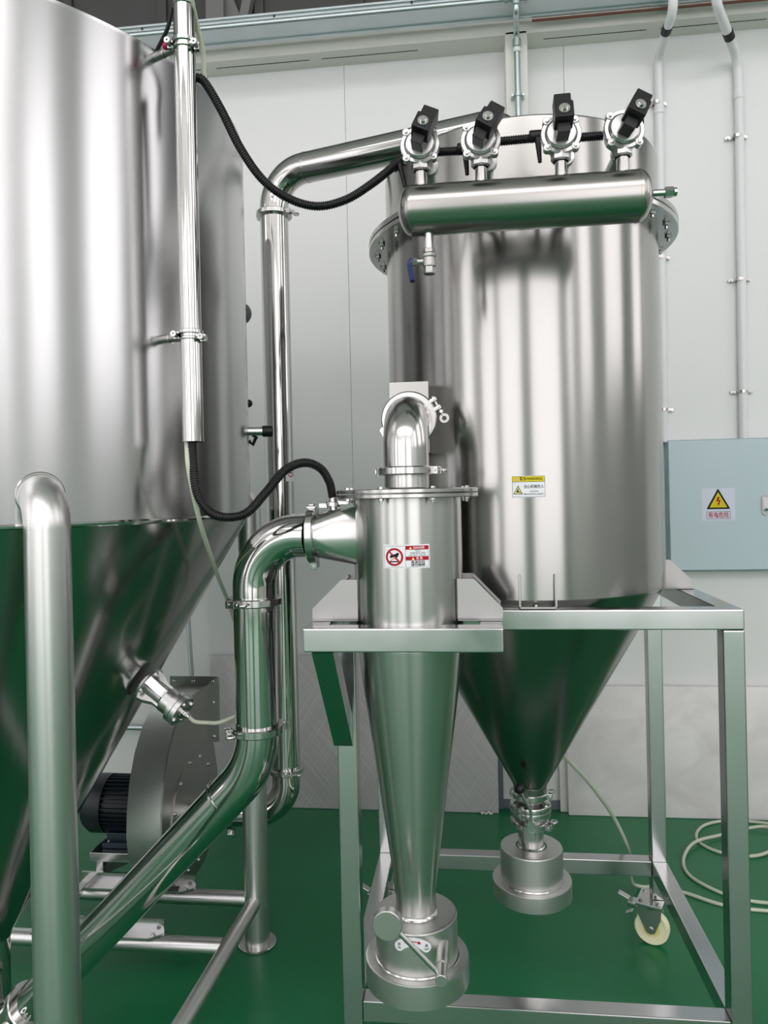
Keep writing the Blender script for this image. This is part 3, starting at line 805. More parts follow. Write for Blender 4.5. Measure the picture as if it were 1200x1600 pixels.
# discharge hood under the cyclone, with weighted lever
def hood(nm, c, zt, zs, zb, r, R, label, mat=HOODM, loc=None):
    t = thing(nm, label, 'hood', (c.x, c.y, zb))
    part('collar', MB().lathe([(.044, zt), (r - .006, zt), (r - .002, zt - .002), (r, zt - .006), (r, zs)], c, seg=64), mat, t)
    part('skirt', MB().lathe([(r - .002, zs), (R - .004, zs), (R - .001, zs - .001), (R, zs - .004), (R, zb), (R - .003, zb), (R - .003, zs - .006)], c, seg=64), mat, t)
    part('weld_bead', MB().lathe([(r - .001, zs + .004), (r + .003, zs + .003), (r + .005, zs - .001)], c, seg=64), FIT, t)
    return t
h1 = hood('discharge_hood', CC, .553, .457, .404, .0925, .117, 'round steel discharge hood with a lever, under the cyclone cone')
part('weld_bead', MB().lathe([(.0455, .560), (.049, .557), (.051, .552)], CC, seg=40), FIT, h1)
lv = part('shaft', MB().cyl((-.076, 1.66, .517), (-.076, 1.545, .512), .0128, seg=20).cyl((-.076, 1.545, .512), (-.076, 1.510, .5105), .0108, seg=20, bev=.0008), HOODM, h1)
part('lever_rod', MB().cyl((-.078, 1.516, .512), (-.160, 1.510, .598), .0052, seg=14), FIT, lv)
part('counterweight', MB().cyl((-.184, 1.500, .616), (-.184, 1.522, .616), .0305, seg=40, bev=.0015), HOODM, lv)
part('shaft_cap', MB().cyl((-.076, 1.512, .5105), (-.076, 1.499, .510), .0125, seg=24, bev=.0008), HOODM, lv)
h2 = hood('discharge_hood', HC, .482, .390, .345, .0885, .1125, 'round steel discharge hood without a lever, under the butterfly valve')
part('spigot', MB().lathe([(.036, .540), (.036, .482)], HC, seg=40).lathe([(.036, .486), (.040, .482)], HC, seg=40), FIT, h2)

# butterfly valve between the hopper cone and its hood
bv = thing('butterfly_valve', 'clamped steel butterfly valve with a black-knobbed handle under the hopper cone', 'valve', (HC.x, HC.y, .54))
part('valve_body', MB().lathe([(.036, .635), (.036, .612), (.056, .606), (.058, .603), (.058, .592), (.057, .590), (.058, .588), (.058, .574), (.056, .571), (.036, .566), (.036, .540), (.038, .538)], HC, seg=48), FIT, bv)
for zc, t_ in ((.630, (1, -.2, 0)), (.548, (1, -.5, 0))):
    clamp(bv, (HC.x, HC.y, zc), (0, 0, 1), .038, t_, .95)
for k in range(4):
    a = pi / 4 + k * pi / 2 + .25
    inst('bolt', HEAD5, bv, M.Translation(HC + V((cos(a) * .049, sin(a) * .049, .606))))
b = MB(); b.cyl((HC.x - .005, HC.y - .050, .575), (HC.x - .005, HC.y - .082, .575), .0125, seg=20, bev=.001)
hd = part('handle', b, FIT, bv)
part('handle_rod', MB().tube(fillet([(HC.x - .005, HC.y - .078, .575), (HC.x - .005, HC.y - .080, .612), (HC.x - .034, HC.y - .105, .680)], [.012], 6), .0042, 12), FIT, hd)
part('knob', MB().ball((HC.x - .036, HC.y - .107, .686), .0145), BLACKP, hd, label='black ball knob')

# ================================================================ PIPES
# feed pipe from the tank's cone up to the cyclone inlet
fp = thing('feed_pipe', 'polished steel feed pipe from the left tank outlet up to the cyclone inlet', 'pipe', (-.500, 1.675, .9))
FPX, FPY = -.499, 1.675
top = fillet([(FPX, FPY, 1.255), (FPX, FPY, 1.410), (-.362, 1.655, 1.410)], [.118], 18)
part('elbow', MB().tube(top, .0500, 40, caps=False), PIPE, fp)
part('riser', MB().cyl((FPX, FPY, .962), (FPX, FPY, 1.258), .0500, seg=48, caps=False), PIPE, fp)
low = fillet([(FPX, FPY, .962), (FPX, FPY, .880), (-1.163, 1.800, .186)], [.20], 18)
part('sloping_run', MB().tube(low, .0500, 48, caps=False), PIPE, fp)
dd = (V((-1.163, 1.800, .186)) - V((FPX, FPY, .880))).normalized()
e0 = V((-1.163, 1.800, .186))
ub = fillet([e0, e0 + dd * .115, V((T.x, T.y, .335)) + V((0, 0, -.215)), V((T.x, T.y, .345))], [.07, .07], 14)
part('outlet_bend', MB().tube(ub, .0505, 40, caps=False), PIPE, fp)
# weld seams
for p_, d_ in ((V((FPX, FPY, .885)) + dd * .13, dd),):
    part('weld_bead', MB().ring(p_, tuple(d_), .0495, .0508, .006, 40), FIT, fp)
clamp(fp, (-.353, 1.655, 1.410), (1, 0, 0), .0505, (-.05, .1, -1))
clamp(fp, (FPX, FPY, 1.258), (0, 0, 1), .0505, (-.5, -.85, 0))
clamp(fp, (FPX, FPY, .962), (0, 0, 1), .0505, (-.85, -.5, 0))
clamp(fp, tuple(e0 - dd * .005), tuple(dd), .0505, (-.2, -.6, -.5))

# exhaust pipe from the blower up and over to the hopper lid
ep = thing('exhaust_pipe', 'tall polished steel pipe from the blower up to the hopper lid', 'pipe', (-.672, 2.60, .52))
EX, EY = -.672, 2.600
part('riser', MB().cyl((EX, EY, .520), (EX, EY, 2.510), .0505, seg=44, caps=False), PIPE, ep)
ov = fillet([(EX, EY, 2.510), (EX, EY, 2.657), (.145, 2.360, 2.657), (.205, 2.345, 2.40)], [.125, .10], 18)
part('overhead_run', MB().tube(ov, .0515, 40, caps=False), PIPE, ep)
lo_ = fillet([(EX, EY, .520), (EX, EY, .365), (-.872, 2.590, .365)], [.115], 18)
part('lower_bend', MB().tube(lo_, .0505, 40, caps=False), PIPE, ep)
clamp(ep, (EX, EY, 2.512), (0, 0, 1), .0510, (.95, -.4, .0))
clamp(ep, (EX, EY, .520), (0, 0, 1), .0510, (.35, -.93, 0))
clamp(ep, (-.868, 2.590, .365), (1, 0, 0), .0510, (0, -.5, -1))
part('weld_bead', MB().ring((-.540, 2.561, 2.657), (.82, -.24, 0), .0505, .0525, .006, 36), FIT, ep)

# transfer elbow from the cyclone lid to the hopper
tp = thing('transfer_elbow', 'polished steel elbow from the cyclone lid into the hopper side', 'pipe', (CC.x, CC.y, 1.553))
tpts = fillet([(CC.x, CC.y, 1.552), (CC.x, CC.y, 1.679), (CC.x, 1.782, 1.679)], [.080], 18)
part('elbow', MB().tube(tpts, .0520, 44, caps=False), ELBOW, tp)
clamp(tp, (CC.x, CC.y, 1.551), (0, 0, 1), .0525, (.98, -.3, 0), 1.0)
clamp(tp, (CC.x, 1.782, 1.679), (0, 1, 0), .0525, (.85, 0, .45), 1.1)

# ================================================================ AIR MANIFOLD AND PULSE VALVES
MY, MZ, MR = 1.600, 2.112, .0530
mx0, mx1 = -.137, .396
mn = thing('air_manifold', 'horizontal round-ended steel air manifold across the front of the hopper', 'manifold', ((mx0 + mx1) / 2, MY, MZ))
dome = [(0, 0)] + [(MR * sin(a), .030 * (1 - cos(a))) for a in [pi / 2 * k / 8 for k in range(1, 9)]]
prof = dome + [(r, (mx1 - mx0) - z) for (r, z) in reversed(dome)]
part('vessel', MB().lathe(prof, (mx0, MY, MZ), (1, 0, 0), 56), MANI, mn)
part('weld_bead', MB().ring((mx0 + .031, MY, MZ), (1, 0, 0), .0525, .0536, .004, 48), MANI, mn)
part('weld_bead', MB().ring((mx1 - .031, MY, MZ), (1, 0, 0), .0525, .0538, .005, 48), MANI, mn)
b = MB(); b.cyl((mx1 - .004, MY, MZ + .004), (mx1 + .030, MY, MZ + .004), .0072, seg=16); b.hexa((mx1 + .024, MY, MZ + .004), (mx1 + .042, MY, MZ + .004), .0115); b.cyl((mx1 + .042, MY, MZ + .004), (mx1 + .049, MY, MZ + .004), .0092, seg=14, bev=.001)
part('end_fitting', b, FIT, mn)
for xx in (.02, .25):
    part('bracket', MB().box(xx, xx + .03, MY + .015, 1.83, MZ + .034, MZ + .042, .001), FRAME, mn)

def pulse_valve(x, tilt, label, turn=0.0):
    """Diaphragm valve on a stub; built locally, front face towards -Y."""
    t = thing('pulse_valve', label, 'valve', (0, 0, 0), 'pulse valves on the air manifold')
    b = MB(); b.cyl((0, 0, -.006), (0, 0, .042), .0125, seg=22)
    part('stub', b, FIT, t)
    b = MB()
    b.lathe([(.0165, .032), (.021, .035), (.021, .046), (.018, .052), (.020, .070)], seg=8)
    c = V((0, -.008, .084))
    tiltm = V((0, -1, .10)).normalized()
    b.cyl(c - tiltm * .030, c, .032, seg=32)
    b.lathe([(0, -.004), (.040, -.004), (.0425, -.002), (.0425, .006), (.041, .008), (0, .008)], c, tuple(tiltm), 40)
    ux = V((1, 0, 0)); uz = tiltm.cross(ux) * -1
    if uz.z < 0: uz = -uz
    for k in range(4):
        a = pi / 4 + k * pi / 2
        e = c + (ux * cos(a) + uz * sin(a)) * .041
        b.cyl(e - tiltm * .005, e + tiltm * .010, .0085, seg=14, bev=.001)
    # outlet leg towards the shell
    b.tube(fillet([c + V((.012, .02, -.010)), V((.016, .075, .066)), V((.016, .215, .040))], [.03], 8), .0145, 18)
    b.ring(V((.016, .060, .067)), (0, 1, -.15), .012, .0215, .012, 24, .001)
    part('valve_body', b, CAST, t)
    cv = MB()
    cv.lathe([(.033, .006), (.033, .0085), (.029, .014), (.010, .0165), (0, .0165)], c, tuple(tiltm), 36)
    part('cover', cv, CAST, t)
    gr = MB(); gr.ring(c + tiltm * .0082, tuple(tiltm), .0325, .0340, .0012, 36)
    part('cover_groove', gr, BLACKP, t)
    for k in range(4):
        a = pi / 4 + k * pi / 2
        e = c + (ux * cos(a) + uz * sin(a)) * .041
        inst('bolt', HEAD4, t, M.Translation(e + tiltm * .010) @ basis(tiltm))
    m = M.Translation(c + tiltm * .012 + V((0, 0, -.006))) @ M.Rotation(radians(tilt), 4, 'Y')
    s = MB()
    s.box(-.013, .013, -.044, .002, -.014, .012, .002, m)                       # stem
    s.box(-.0190, .0190, -.062, -.022, -.006, .032, .0025, m @ M.Rotation(-.25, 4, 'X'))   # coil
    so = part('solenoid', s, BLACKP, t, label='black solenoid coil')
    pl = MB(); pl.box(-.0170, .0170, -.050, -.016, .030, .060, .002, m @ M.Rotation(-.25, 4, 'X'))
    part('plug', pl, BLACKP, so)
    nn = MB(); mm = m @ M.Rotation(-.25, 4, 'X')
    d_ = (mm.to_3x3() @ V((0, -1, 0))); p_ = mm @ V((0, -.062, .012))
    nn.cyl(p_, p_ + d_ * .002, .0112, seg=22); nn.hexa(p_ + d_ * .002, p_ + d_ * .0065, .0070)
    part('nut', nn, FIT, so, label='silver nut')
    t.location = (x, MY, MZ + MR - .002)
    t.rotation_euler = (0, 0, turn)
    return t
pulse_valve(-.087, 24, 'leftmost pulse valve on the manifold, its black coil leaning right')
pulse_valve(.042, 32, 'second pulse valve from the left on the manifold')
pulse_valve(.210, -1, 'pulse valve with an upright black coil, third from the left')
pulse_valve(.337, 27, 'rightmost pulse valve, above the end fitting of the manifold', .12)

dv = thing('drain_valve', 'small ball valve with a blue lever hanging under the manifold', 'valve', (-.073, MY, MZ - MR))
dz = MZ - MR
part('nipple', MB().cyl((-.073, MY, dz + .006), (-.073, MY, dz - .042), .0105, seg=18), FIT, dv)
b = MB(); b.hexa((-.073, MY, dz - .032), (-.073, MY, dz - .042), .0145); b.lathe([(.014, -.042), (.0165, -.044), (.0165, -.049), (.0145, -.052), (.0150, -.066), (.0145, -.070), (.012, -.072)], (-.073, MY, dz), seg=22); b.hexa((-.073, MY, dz - .070), (-.073, MY, dz - .086), .0140)
part('valve_body', b, DULL, dv)
b = MB(); b.cyl((-.085, MY, dz - .058), (-.106, MY, dz - .058), .0075, seg=14); b.hexa((-.098, MY, dz - .058), (-.112, MY, dz - .058), .0085)
stm = part('stem', b, DULL, dv)
part('lever', MB().tube(fillet([(-.110, MY - .003, dz - .052), (-.116, MY - .004, dz - .064), (-.109, MY - .02, dz - .105)], [.008], 5), .0055, 10), BLUE, stm, label='blue lever')

# ================================================================ HOSES
def corrugated(mb, pts, r, pitch=.0052):
    P = resample(spline(pts, 16), pitch / 4)
    rad = [r * (1.0 if (i % 4) in (0, 1) else .84) for i in range(len(P))]
    mb.tube(P, r, 16, True, rad)
HU = [(-.573, 1.545, 2.409), (-.551, 1.55, 2.404), (-.517, 1.56, 2.346), (-.479, 1.57, 2.264), (-.433, 1.58, 2.195), (-.381, 1.60, 2.158), (-.319, 1.61, 2.140), (-.256, 1.62, 2.154), (-.199, 1.63, 2.189), (-.149, 1.645, 2.232), (-.128, 1.650, 2.252)]
hu = thing('corrugated_hose', 'black corrugated hose hanging between the slim conduit and the pulse valves', 'hose', HU[0])
b = MB(); corrugated(b, HU, .0098); part('hose', b, RUBBER, hu)
for (p, q) in (((-.057, 1.660, 2.263), (.008, 1.660, 2.262)), ((.075, 1.660, 2.276), (.175, 1.660, 2.278)), ((.245, 1.660, 2.272), (.310, 1.660, 2.272))):
    b = MB(); p, q = V(p), V(q); corrugated(b, [p, (p * 2 + q) / 3, (p + q * 2) / 3, q], .0100); part('hose', b, RUBBER, hu)
for (px_, pz, dx) in ((-.136, 2.244, .012), (.010, 2.262, .003), (.168, 2.278, .003)):
    c0 = V((px_, 1.652, pz))
    b = MB(); b.cyl(c0 - V((.018, 0, .012 if px_ < -.1 else 0)), c0 + V((.022, 0, .012 if px_ < -.1 else 0)), .0128, seg=16, bev=.002)
    b.cyl(c0 + V((0, -.006, -.008)), c0 + V((dx, -.010, -.062)), .0075, .0042, seg=12)
    part('hose_tee', b, BLACKP, hu)
b = MB(); b.ball((.323, 1.655, 2.283), .010, 12, 8); b.tube(spline([(.372, 1.66, 2.27), (.387, 1.64, 2.28), (.383, 1.63, 2.295), (.366, 1.63, 2.302)], 6), .0035, 8)
part('cable_loop', b, BLACKP, hu)

HL = [(-.581, 1.515, 1.66), (-.580, 1.515, 1.615), (-.578, 1.511, 1.575), (-.566, 1.50, 1.511), (-.543, 1.50, 1.474), (-.509, 1.50, 1.459), (-.467, 1.52, 1.466), (-.433, 1.55, 1.508), (-.399, 1.59, 1.557), (-.363, 1.62, 1.574), (-.331, 1.64, 1.562), (-.312, 1.65, 1.530), (-.306, 1.656, 1.494)]
hl = thing('corrugated_hose', 'black corrugated hose looping from the foot of the slim conduit to the cyclone inlet', 'hose', HL[-1])
b = MB(); corrugated(b, HL, .0102); part('hose', b, RUBBER, hl)
b = MB(); b.cyl((-.306, 1.656, 1.496), (-.306, 1.656, 1.484), .0085, seg=14)
b.ring((-.306, 1.656, 1.480), (.10, 0, 1), .004, .0165, .010, 22, .001)
b.box(-.338, -.318, 1.648, 1.666, 1.470, 1.482, .002); b.box(-.294, -.268, 1.648, 1.664, 1.477, 1.488, .002)
b.cyl((-.306, 1.656, 1.478), (-.303, 1.656, 1.452), .0078, seg=14)
part('hose_clamp', b, FIT, hl)

def clear_tube(name, pts, r, label, z_=None):
    b = MB(); b.tube(spline(pts, 10), r, 10)
    return solo(name, b, TUBE, label, 'tube', pts[-1])
clear_tube('clear_tube', [(-.592, 1.512, 1.66), (-.591, 1.512, 1.615), (-.586, 1.505, 1.566), (-.582, 1.525, 1.498), (-.584, 1.58, 1.420), (-.613, 1.75, 1.309), (-.632, 1.90, 1.205), (-.645, 2.05, 1.05), (-.64, 2.05, .93)], .0055, 'clear plastic tube hanging from the foot of the slim conduit')
clear_tube('clear_tube', [(-.556, 1.5, 2.62), (-.556, 1.5, 2.555), (-.562, 1.55, 2.523), (-.561, 1.58, 2.485), (-.563, 1.59, 2.440), (-.551, 1.59, 2.404), (-.520, 1.60, 2.350)], .0058, 'clear plastic tube beside the top of the slim conduit')
e = along(.144)
clear_tube('clear_tube', [tuple(e), tuple(e + ax * .02), (-.665, 1.795, .935), (-.63, 1.79, .938), (-.587, 1.81, .952), (-.555, 1.84, .970), (-.52, 1.86, .985)], .0050, 'clear plastic air tube plugged into the silver hammer')
clear_tube('clear_tube', [(.262, 2.28, .72), (.28, 2.30, .682), (.335, 2.38, .605), (.387, 2.45, .527), (.467, 2.58, .385), (.530, 2.66, .235), (.565, 2.80, .06), (.61, 2.86, .007), (.66, 2.862, .006), (.761, 2.83, .006), (.873, 2.757, .006), (1.015, 2.731, .006), (1.25, 2.74, .006), (1.45, 2.85, .006)], .0065, 'clear hose hanging behind the hopper cone and running along the floor')
clear_tube('hose_coil', [(1.50, 3.20, .006), (1.36, 3.40, .006), (1.20, 3.455, .006), (1.092, 3.448, .006), (1.002, 3.399, .006), (.944, 3.310, .006), (.937, 3.227, .006), (.996, 3.148, .007), (1.106, 3.125, .009), (1.206, 3.185, .009), (1.30, 3.29, .018), (1.263, 3.37, .020), (1.187, 3.375, .012), (1.043, 3.300, .012), (.904, 3.205, .019), (.824, 3.073, .008), (.818, 2.948, .006), (.896, 2.835, .006), (.98, 2.790, .006), (1.10, 2.782, .006), (1.30, 2.80, .006), (1.48, 2.95, .006)], .0065, 'loosely coiled clear hose lying on the green floor by the right wall board')

# ================================================================ BLOWER
BY, BZ = 2.575, .385
bx0, bx1 = -1.125, -1.005
bl = thing('blower', 'steel centrifugal blower with a dark motor on a stand behind the left tank', 'blower', (-1.15, BY, .15))
vol = [(-.292, .02), (-.285, .10), (-.262, .19), (-.220, .27), (-.160, .335), (-.085, .378), (.0, .395), (.165, .395), (.165, .215), (.205, .14), (.232, .05), (.232, -.05), (.205, -.13), (.15, -.195), (.07, -.230), (-.02, -.238), (-.11, -.222), (-.19, -.180), (-.25, -.115), (-.282, -.045)]
volp = [(BY + p[0], BZ + p[1]) for p in vol]
def smooth_poly(P, n=4, lo=0, hi=None):
    return P
b = MB(); b.prism(volp, 'x', bx0, bx1); part('scroll', b, LEG, bl, smooth=40)
rim = MB()
rimp = [(BY + p[0] * 1.02, BZ + p[1] * 1.02) for p in vol]
rim.prism(rimp, 'x', bx1 - .004, bx1 + .0015); part('rim_flange', rim, DULL, bl, smooth=0)
b = MB(); b.cyl((bx1, BY - .02, BZ - .01), (bx1 + .006, BY - .02, BZ - .01), .205, seg=64, bev=.001); fc = part('cover_plate', b, DULL, bl)
for k in range(12):
    a = 2 * pi * (k + .3) / 12
    inst('bolt', HEAD5, fc, M.Translation((bx1 + .006, BY - .02 + .188 * cos(a), BZ - .01 + .188 * sin(a))) @ basis((1, 0, 0)))
part('inlet_spigot', MB().cyl((bx1, 2.590, .365), (-.872, 2.590, .365), .0505, seg=36), PIPE, bl)
# outlet flange at the back of the scroll's duct
b = MB(); yf = BY + .165
fx0, fx1, fz0, fz1 = bx0 - .035, bx1 + .035, BZ + .18, BZ + .43
for (a0, a1, c0, c1) in ((fx0, fx1, fz1 - .036, fz1), (fx0, fx1, fz0, fz0 + .036), (fx0, fx0 + .036, fz0 + .036, fz1 - .036), (fx1 - .036, fx1, fz0 + .036, fz1 - .036)):
    b.box(a0, a1, yf, yf + .006, c0, c1)
of = part('outlet_flange', b, DULL, bl, smooth=0)
for (xx, zz) in ((fx0 + .018, fz1 - .018), ((fx0 + fx1) / 2, fz1 - .018), (fx1 - .018, fz1 - .018), (fx1 - .018, fz1 - .10), (fx1 - .018, fz0 + .02)):
    inst('bolt', HEAD5, of, M.Translation((xx, yf, zz)) @ basis((0, -1, 0)))
part('outlet_duct', MB().box(bx0, bx1, yf + .006, yf + .12, fz0 + .036, fz1 - .036), DULL, bl, smooth=0)
# motor with cooling fins
mz, my, mr = .405, BY - .03, .098
b = MB(); b.cyl((bx0, my, mz), (bx0 - .185, my, mz), mr - .010, seg=40)
mo = part('motor', b, MOTOR, bl, label='dark finned electric motor')
fins = MB()
for k in range(36):
    a = 2 * pi * k / 36
    d_ = V((0, cos(a), sin(a))); s_ = V((0, -sin(a), cos(a)))
    c0 = V((0, my, mz)) + d_ * (mr - .012)
    vs = [c0 + s_ * .0022 + V((bx0 - .012, 0, 0)), c0 - s_ * .0022 + V((bx0 - .012, 0, 0)), c0 + d_ * .014 - s_ * .0014 + V((bx0 - .012, 0, 0)), c0 + d_ * .014 + s_ * .0014 + V((bx0 - .012, 0, 0))]
    vs += [v + V((-.165, 0, 0)) for v in vs]
    fins.mesh(vs, [(0, 1, 2, 3), (4, 5, 6, 7), (0, 3, 7, 4), (1, 2, 6, 5), (3, 2, 6, 7)])
part('cooling_fins', fins, MOTOR, mo, smooth=0)
part('fan_cowl', MB().lathe([(mr + .003, .180), (mr + .003, .235), (mr - .012, .258), (0, .262)], (bx0, my, mz), (-1, 0, 0), 40), MOTOR, mo)
part('motor_foot', MB().box(bx0 - .17, bx0 - .015, my - .10, my + .10, mz - .118, mz - .098, .003).box(bx0 - .16, bx0 - .03, my - .085, my + .085, mz - .10, mz - .07, .004), MOTORB, mo)
for (xx, yy) in ((bx0 - .15, my - .085), (bx0 - .035, my - .085)): inst('bolt', HEAD5, mo, M.Translation((xx, yy, mz - .098)))
# stand
b = MB(); b.box(bx0 - .20, bx0 - .005, my - .13, my + .13, mz - .150, mz - .119, .002); part('stand_plate', b, FRAME, bl)
for (xx, yy) in ((bx0 - .185, my - .115), (bx0 - .185, my + .09), (bx0 - .03, my - .115), (bx0 - .03, my + .09)):
    part('stand_leg', MB().box(xx, xx + .026, yy, yy + .026, .182, mz - .150, .002), FRAME, bl)
part('stand_brace', MB().beam((bx0 - .16, my - .10, .215), (bx0 - .02, my + .10, .225), .012, .03, .001), DULL, bl)
for yy in (2.150, 2.412):
    b = MB(); b.prism([(-1.36, yy - .03), (-.985, yy - .03), (-.945, yy), (-.945, yy + .02), (-.985, yy + .03), (-1.36, yy + .03)], 'z', .176, .182)
    b.box(-1.36, -.95, yy + .010, yy + .018, .180, .215)
    bo = part('base_rail', b, FRAME, bl, smooth=0)
    inst('bolt', HEAD5, bo, M.Translation((-.975, yy - .010, .182)))
part('cross_rail', MB().box(-1.345, -1.315, 2.12, 2.445, .182, .198, .002), FRAME, bl)
part('cross_rail', MB().box(-1.175, -1.145, 2.12, 2.445, .182, .198, .002), FRAME, bl)

b = MB(); b.cyl((-1.36, 3.42, 1.15), (-1.285, 3.36, 0.0), .011, seg=14)
solo('leaning_pipe', b, GALV, 'thin galvanised pipe leaning on the wall behind the blower', 'pipe', (-1.285, 3.36, 0))
b = MB(); b.cyl((-2.2, 3.50, .37), (-1.30, 3.50, .37), .014, seg=14)
solo('service_pipe', b, GALV, 'thin dark pipe running low along the wall behind the blower', 'pipe', (-1.7, 3.50, .37))

# ================================================================ ELECTRICAL CABINET
ec = thing('electrical_cabinet', 'grey-blue electrical cabinet hung on the white wall at the right', 'cabinet', (1.30, 3.52, 1.124))
cx0, cx1, cz0, cz1, cyf = .908, 1.76, 1.124, 1.7115, 3.485
part('cabinet_body', MB().box(cx0 - .001, cx1 + .001, cyf + .020, YF - .002, cz0 - .006, cz1 + .006, .004), CABD, ec)
dr = part('door', MB().box(cx0, cx1, cyf, cyf + .018, cz0, cz1, .004), CAB, ec)
b = MB(); b.lathe([(0, 0), (.018, 0), (.018, .010), (.016, .012), (0, .012)], seg=24)
b = MB(); 
def stadium(w2, h2, n=10):
    return [(w2 * cos(pi * k / n), h2 + w2 * sin(pi * k / n)) for k in range(n + 1)] + [(-w2 * cos(pi * k / n), -h2 - w2 * sin(pi * k / n)) for k in range(n + 1)]
lx, lz = 1.321, 1.415
b.prism(stadium(.0165, .030), 'y', cyf - .006, cyf, M.Translation((lx, 0, lz)))
lk = part('lock_plate', b, FIT, dr)
part('lock_handle', MB().prism(stadium(.010, .022), 'y', cyf - .012, cyf - .006, M.Translation((lx, 0, lz + .002))), CAST, lk)
part('lock_button', MB().cyl((lx, cyf - .012, lz - .022), (lx, cyf - .015, lz - .022), .007, seg=16), plain('green_button', (.01, .16, .14), .4), lk, label='green button')

# ================================================================ STICKERS
def text_mesh(s, size, align='CENTER'):
    cu = bpy.data.curves.new('lettering', 'FONT'); cu.body = s; cu.size = size
    cu.align_x = align; cu.align_y = 'CENTER'; cu.resolution_u = 3; cu.offset = size * .016
    o = bpy.data.objects.new('lettering', cu); COL.objects.link(o)
    dg = bpy.context.evaluated_depsgraph_get(); ev = o.evaluated_get(dg)
    me = ev.to_mesh()
    vs = [v.co.copy() for v in me.vertices]; fs = [tuple(p.vertices) for p in me.polygons]
    ev.to_mesh_clear()
    bpy.data.objects.remove(o); bpy.data.curves.remove(cu)
    return vs, fs

class Sticker:
    """Flat artwork in millimetres (origin top-left, v down), wrapped onto a cylinder or laid on a plane."""
    def __init__(s, mapf, W, H): s.f = mapf; s.W = W; s.H = H; s.L = {}
    def mb(s, key): 
        if key not in s.L: s.L[key] = MB()
        return s.L[key]
    def p(s, u, v, h): return s.f((u - s.W / 2) / 1000, (s.H / 2 - v) / 1000, h)
    def rect(s, key, u0, v0, u1, v1, h):
        n = max(1, int((u1 - u0) / 4)); vs, fs = [], []
        for i in range(n + 1):
            u = u0 + (u1 - u0) * i / n
            vs += [s.p(u, v0, h), s.p(u, v1, h)]
        for i in range(n): fs.append((2 * i, 2 * i + 1, 2 * i + 3, 2 * i + 2))
        s.mb(key).mesh(vs, fs)
    def poly(s, key, pts, h):
        s.mb(key).mesh([s.p(u, v, h) for u, v in pts], [tuple(range(len(pts)))])
    def ring(s, key, cu, cv, r0, r1, h, n=40):
        vs, fs = [], []
        for k in range(n):
            a = 2 * pi * k / n
            vs += [s.p(cu + r0 * cos(a), cv + r0 * sin(a), h), s.p(cu + r1 * cos(a), cv + r1 * sin(a), h)]
        for k in range(n):
            j = (k + 1) % n; fs.append((2 * k, 2 * k + 1, 2 * j + 1, 2 * j))
        s.mb(key).mesh(vs, fs)
    def frame(s, key, u0, v0, u1, v1, t, h):
        s.rect(key, u0, v0, u1, v0 + t, h); s.rect(key, u0, v1 - t, u1, v1, h)
        s.rect(key, u0, v0 + t, u0 + t, v1 - t, h); s.rect(key, u1 - t, v0 + t, u1, v1 - t, h)
    def text(s, key, body, u, v, size, h, wide=None):
        vs, fs = text_mesh(body, size)
        if not vs: return
        k = 1.0
        if wide:
            w_ = max(a.x for a in vs) - min(a.x for a in vs); k = wide / w_
        s.mb(key).mesh([s.p(u + a.x * k, v - a.y, h) for a in vs], fs)
    def done(s, name, label, loc, mats):
        t = thing(name, label, 'sticker', loc)
        for key, mb in s.L.items():
            part(mats[key][0], mb, mats[key][1], t, smooth=0)
        return t
def on_cyl(c, R, ang, z):
    def f(u, v, h):
        a = ang + u / R
        return V((c.x + (R + h) * sin(a), c.y - (R + h) * cos(a), z + v))
    return f
MATS = {'W': ('backing', WHITE), 'L': ('backing', LILAC), 'R': ('red_print', PRED), 'K': ('black_print', PBLK), 'G': ('grey_print', PGREY), 'Y': ('yellow_print', PYEL), 'P': ('pink_print', PPINK), 'A': ('pale_yellow_print', PPALE), 'W2': ('white_print', WHITE)}
h0, h1_, h2_, h3_ = .0005, .0008, .0011, .0014
# DANGER label on the cyclone barrel
s = Sticker(on_cyl(CC, CR, .045, 1.3675), 100, 50)
s.rect('W', 0, 0, 100, 50, h0)
s.frame('G', 2, 2.6, 98, 47.6, .5, h1_); s.rect('G', 48.2, 2.6, 48.8, 47.6, h1_)
s.ring('R', 24.7, 26.0, 14.6, 19.0, h2_)
s.poly('P', [(14, 34.5), (24, 26), (30, 27), (36, 34.5)], h1_)
s.rect('K', 13, 34.5, 35, 37.2, h1_)
hand = [(14.5, 22.0), (22, 21.0), (27, 19.5), (31.5, 16.6), (35, 18.6), (33.5, 22.5), (31.5, 26.0), (29.5, 29.2), (28.0, 26.0), (24, 25.6), (19.0, 27.6), (16.2, 30.2), (17.0, 27.2), (14.2, 27.8), (16.0, 25.5), (13.6, 25.0), (16.5, 23.6)]
s.poly('K', hand, h1_)
s.poly('R', [(10.4, 13.8), (12.8, 11.6), (38.2, 37.0), (35.8, 39.4)], h3_)
for (v0, v1) in ((2.6, 11.0), (25.2, 33.4)): s.rect('R', 48.6, v0, 97.6, v1, h1_)
for (u, v) in ((59, 7.2), (64.2, 29.8)): s.poly('A', [(u, v - 2.6), (u - 3.2, v + 2.4), (u + 3.2, v + 2.4)], h2_)
s.text('W2', 'DANGER', 77, 6.9, 6.4, h2_, 24)
s.text('G', 'HIGH', 74, 13.7, 4.0, h1_, 11); s.text('G', 'TEMPERATURE', 74, 18.3, 4.0, h1_, 33); s.text('G', 'DO NOT TOUCH', 74, 22.8, 4.0, h1_, 35)
s.text('W2', '危 险', 77.5, 29.5, 6.2, h2_)
s.text('K', '高温危险', 74.5, 37.4, 6.2, h1_, 30); s.text('K', '请勿触摸', 74.5, 43.4, 6.2, h1_, 30)
q = on_cyl(CC, CR, .045, 1.3675)(0, 0, 0)
s.done('danger_label', 'white and red DANGER hot surface sticker on the cyclone barrel', tuple(q), MATS)
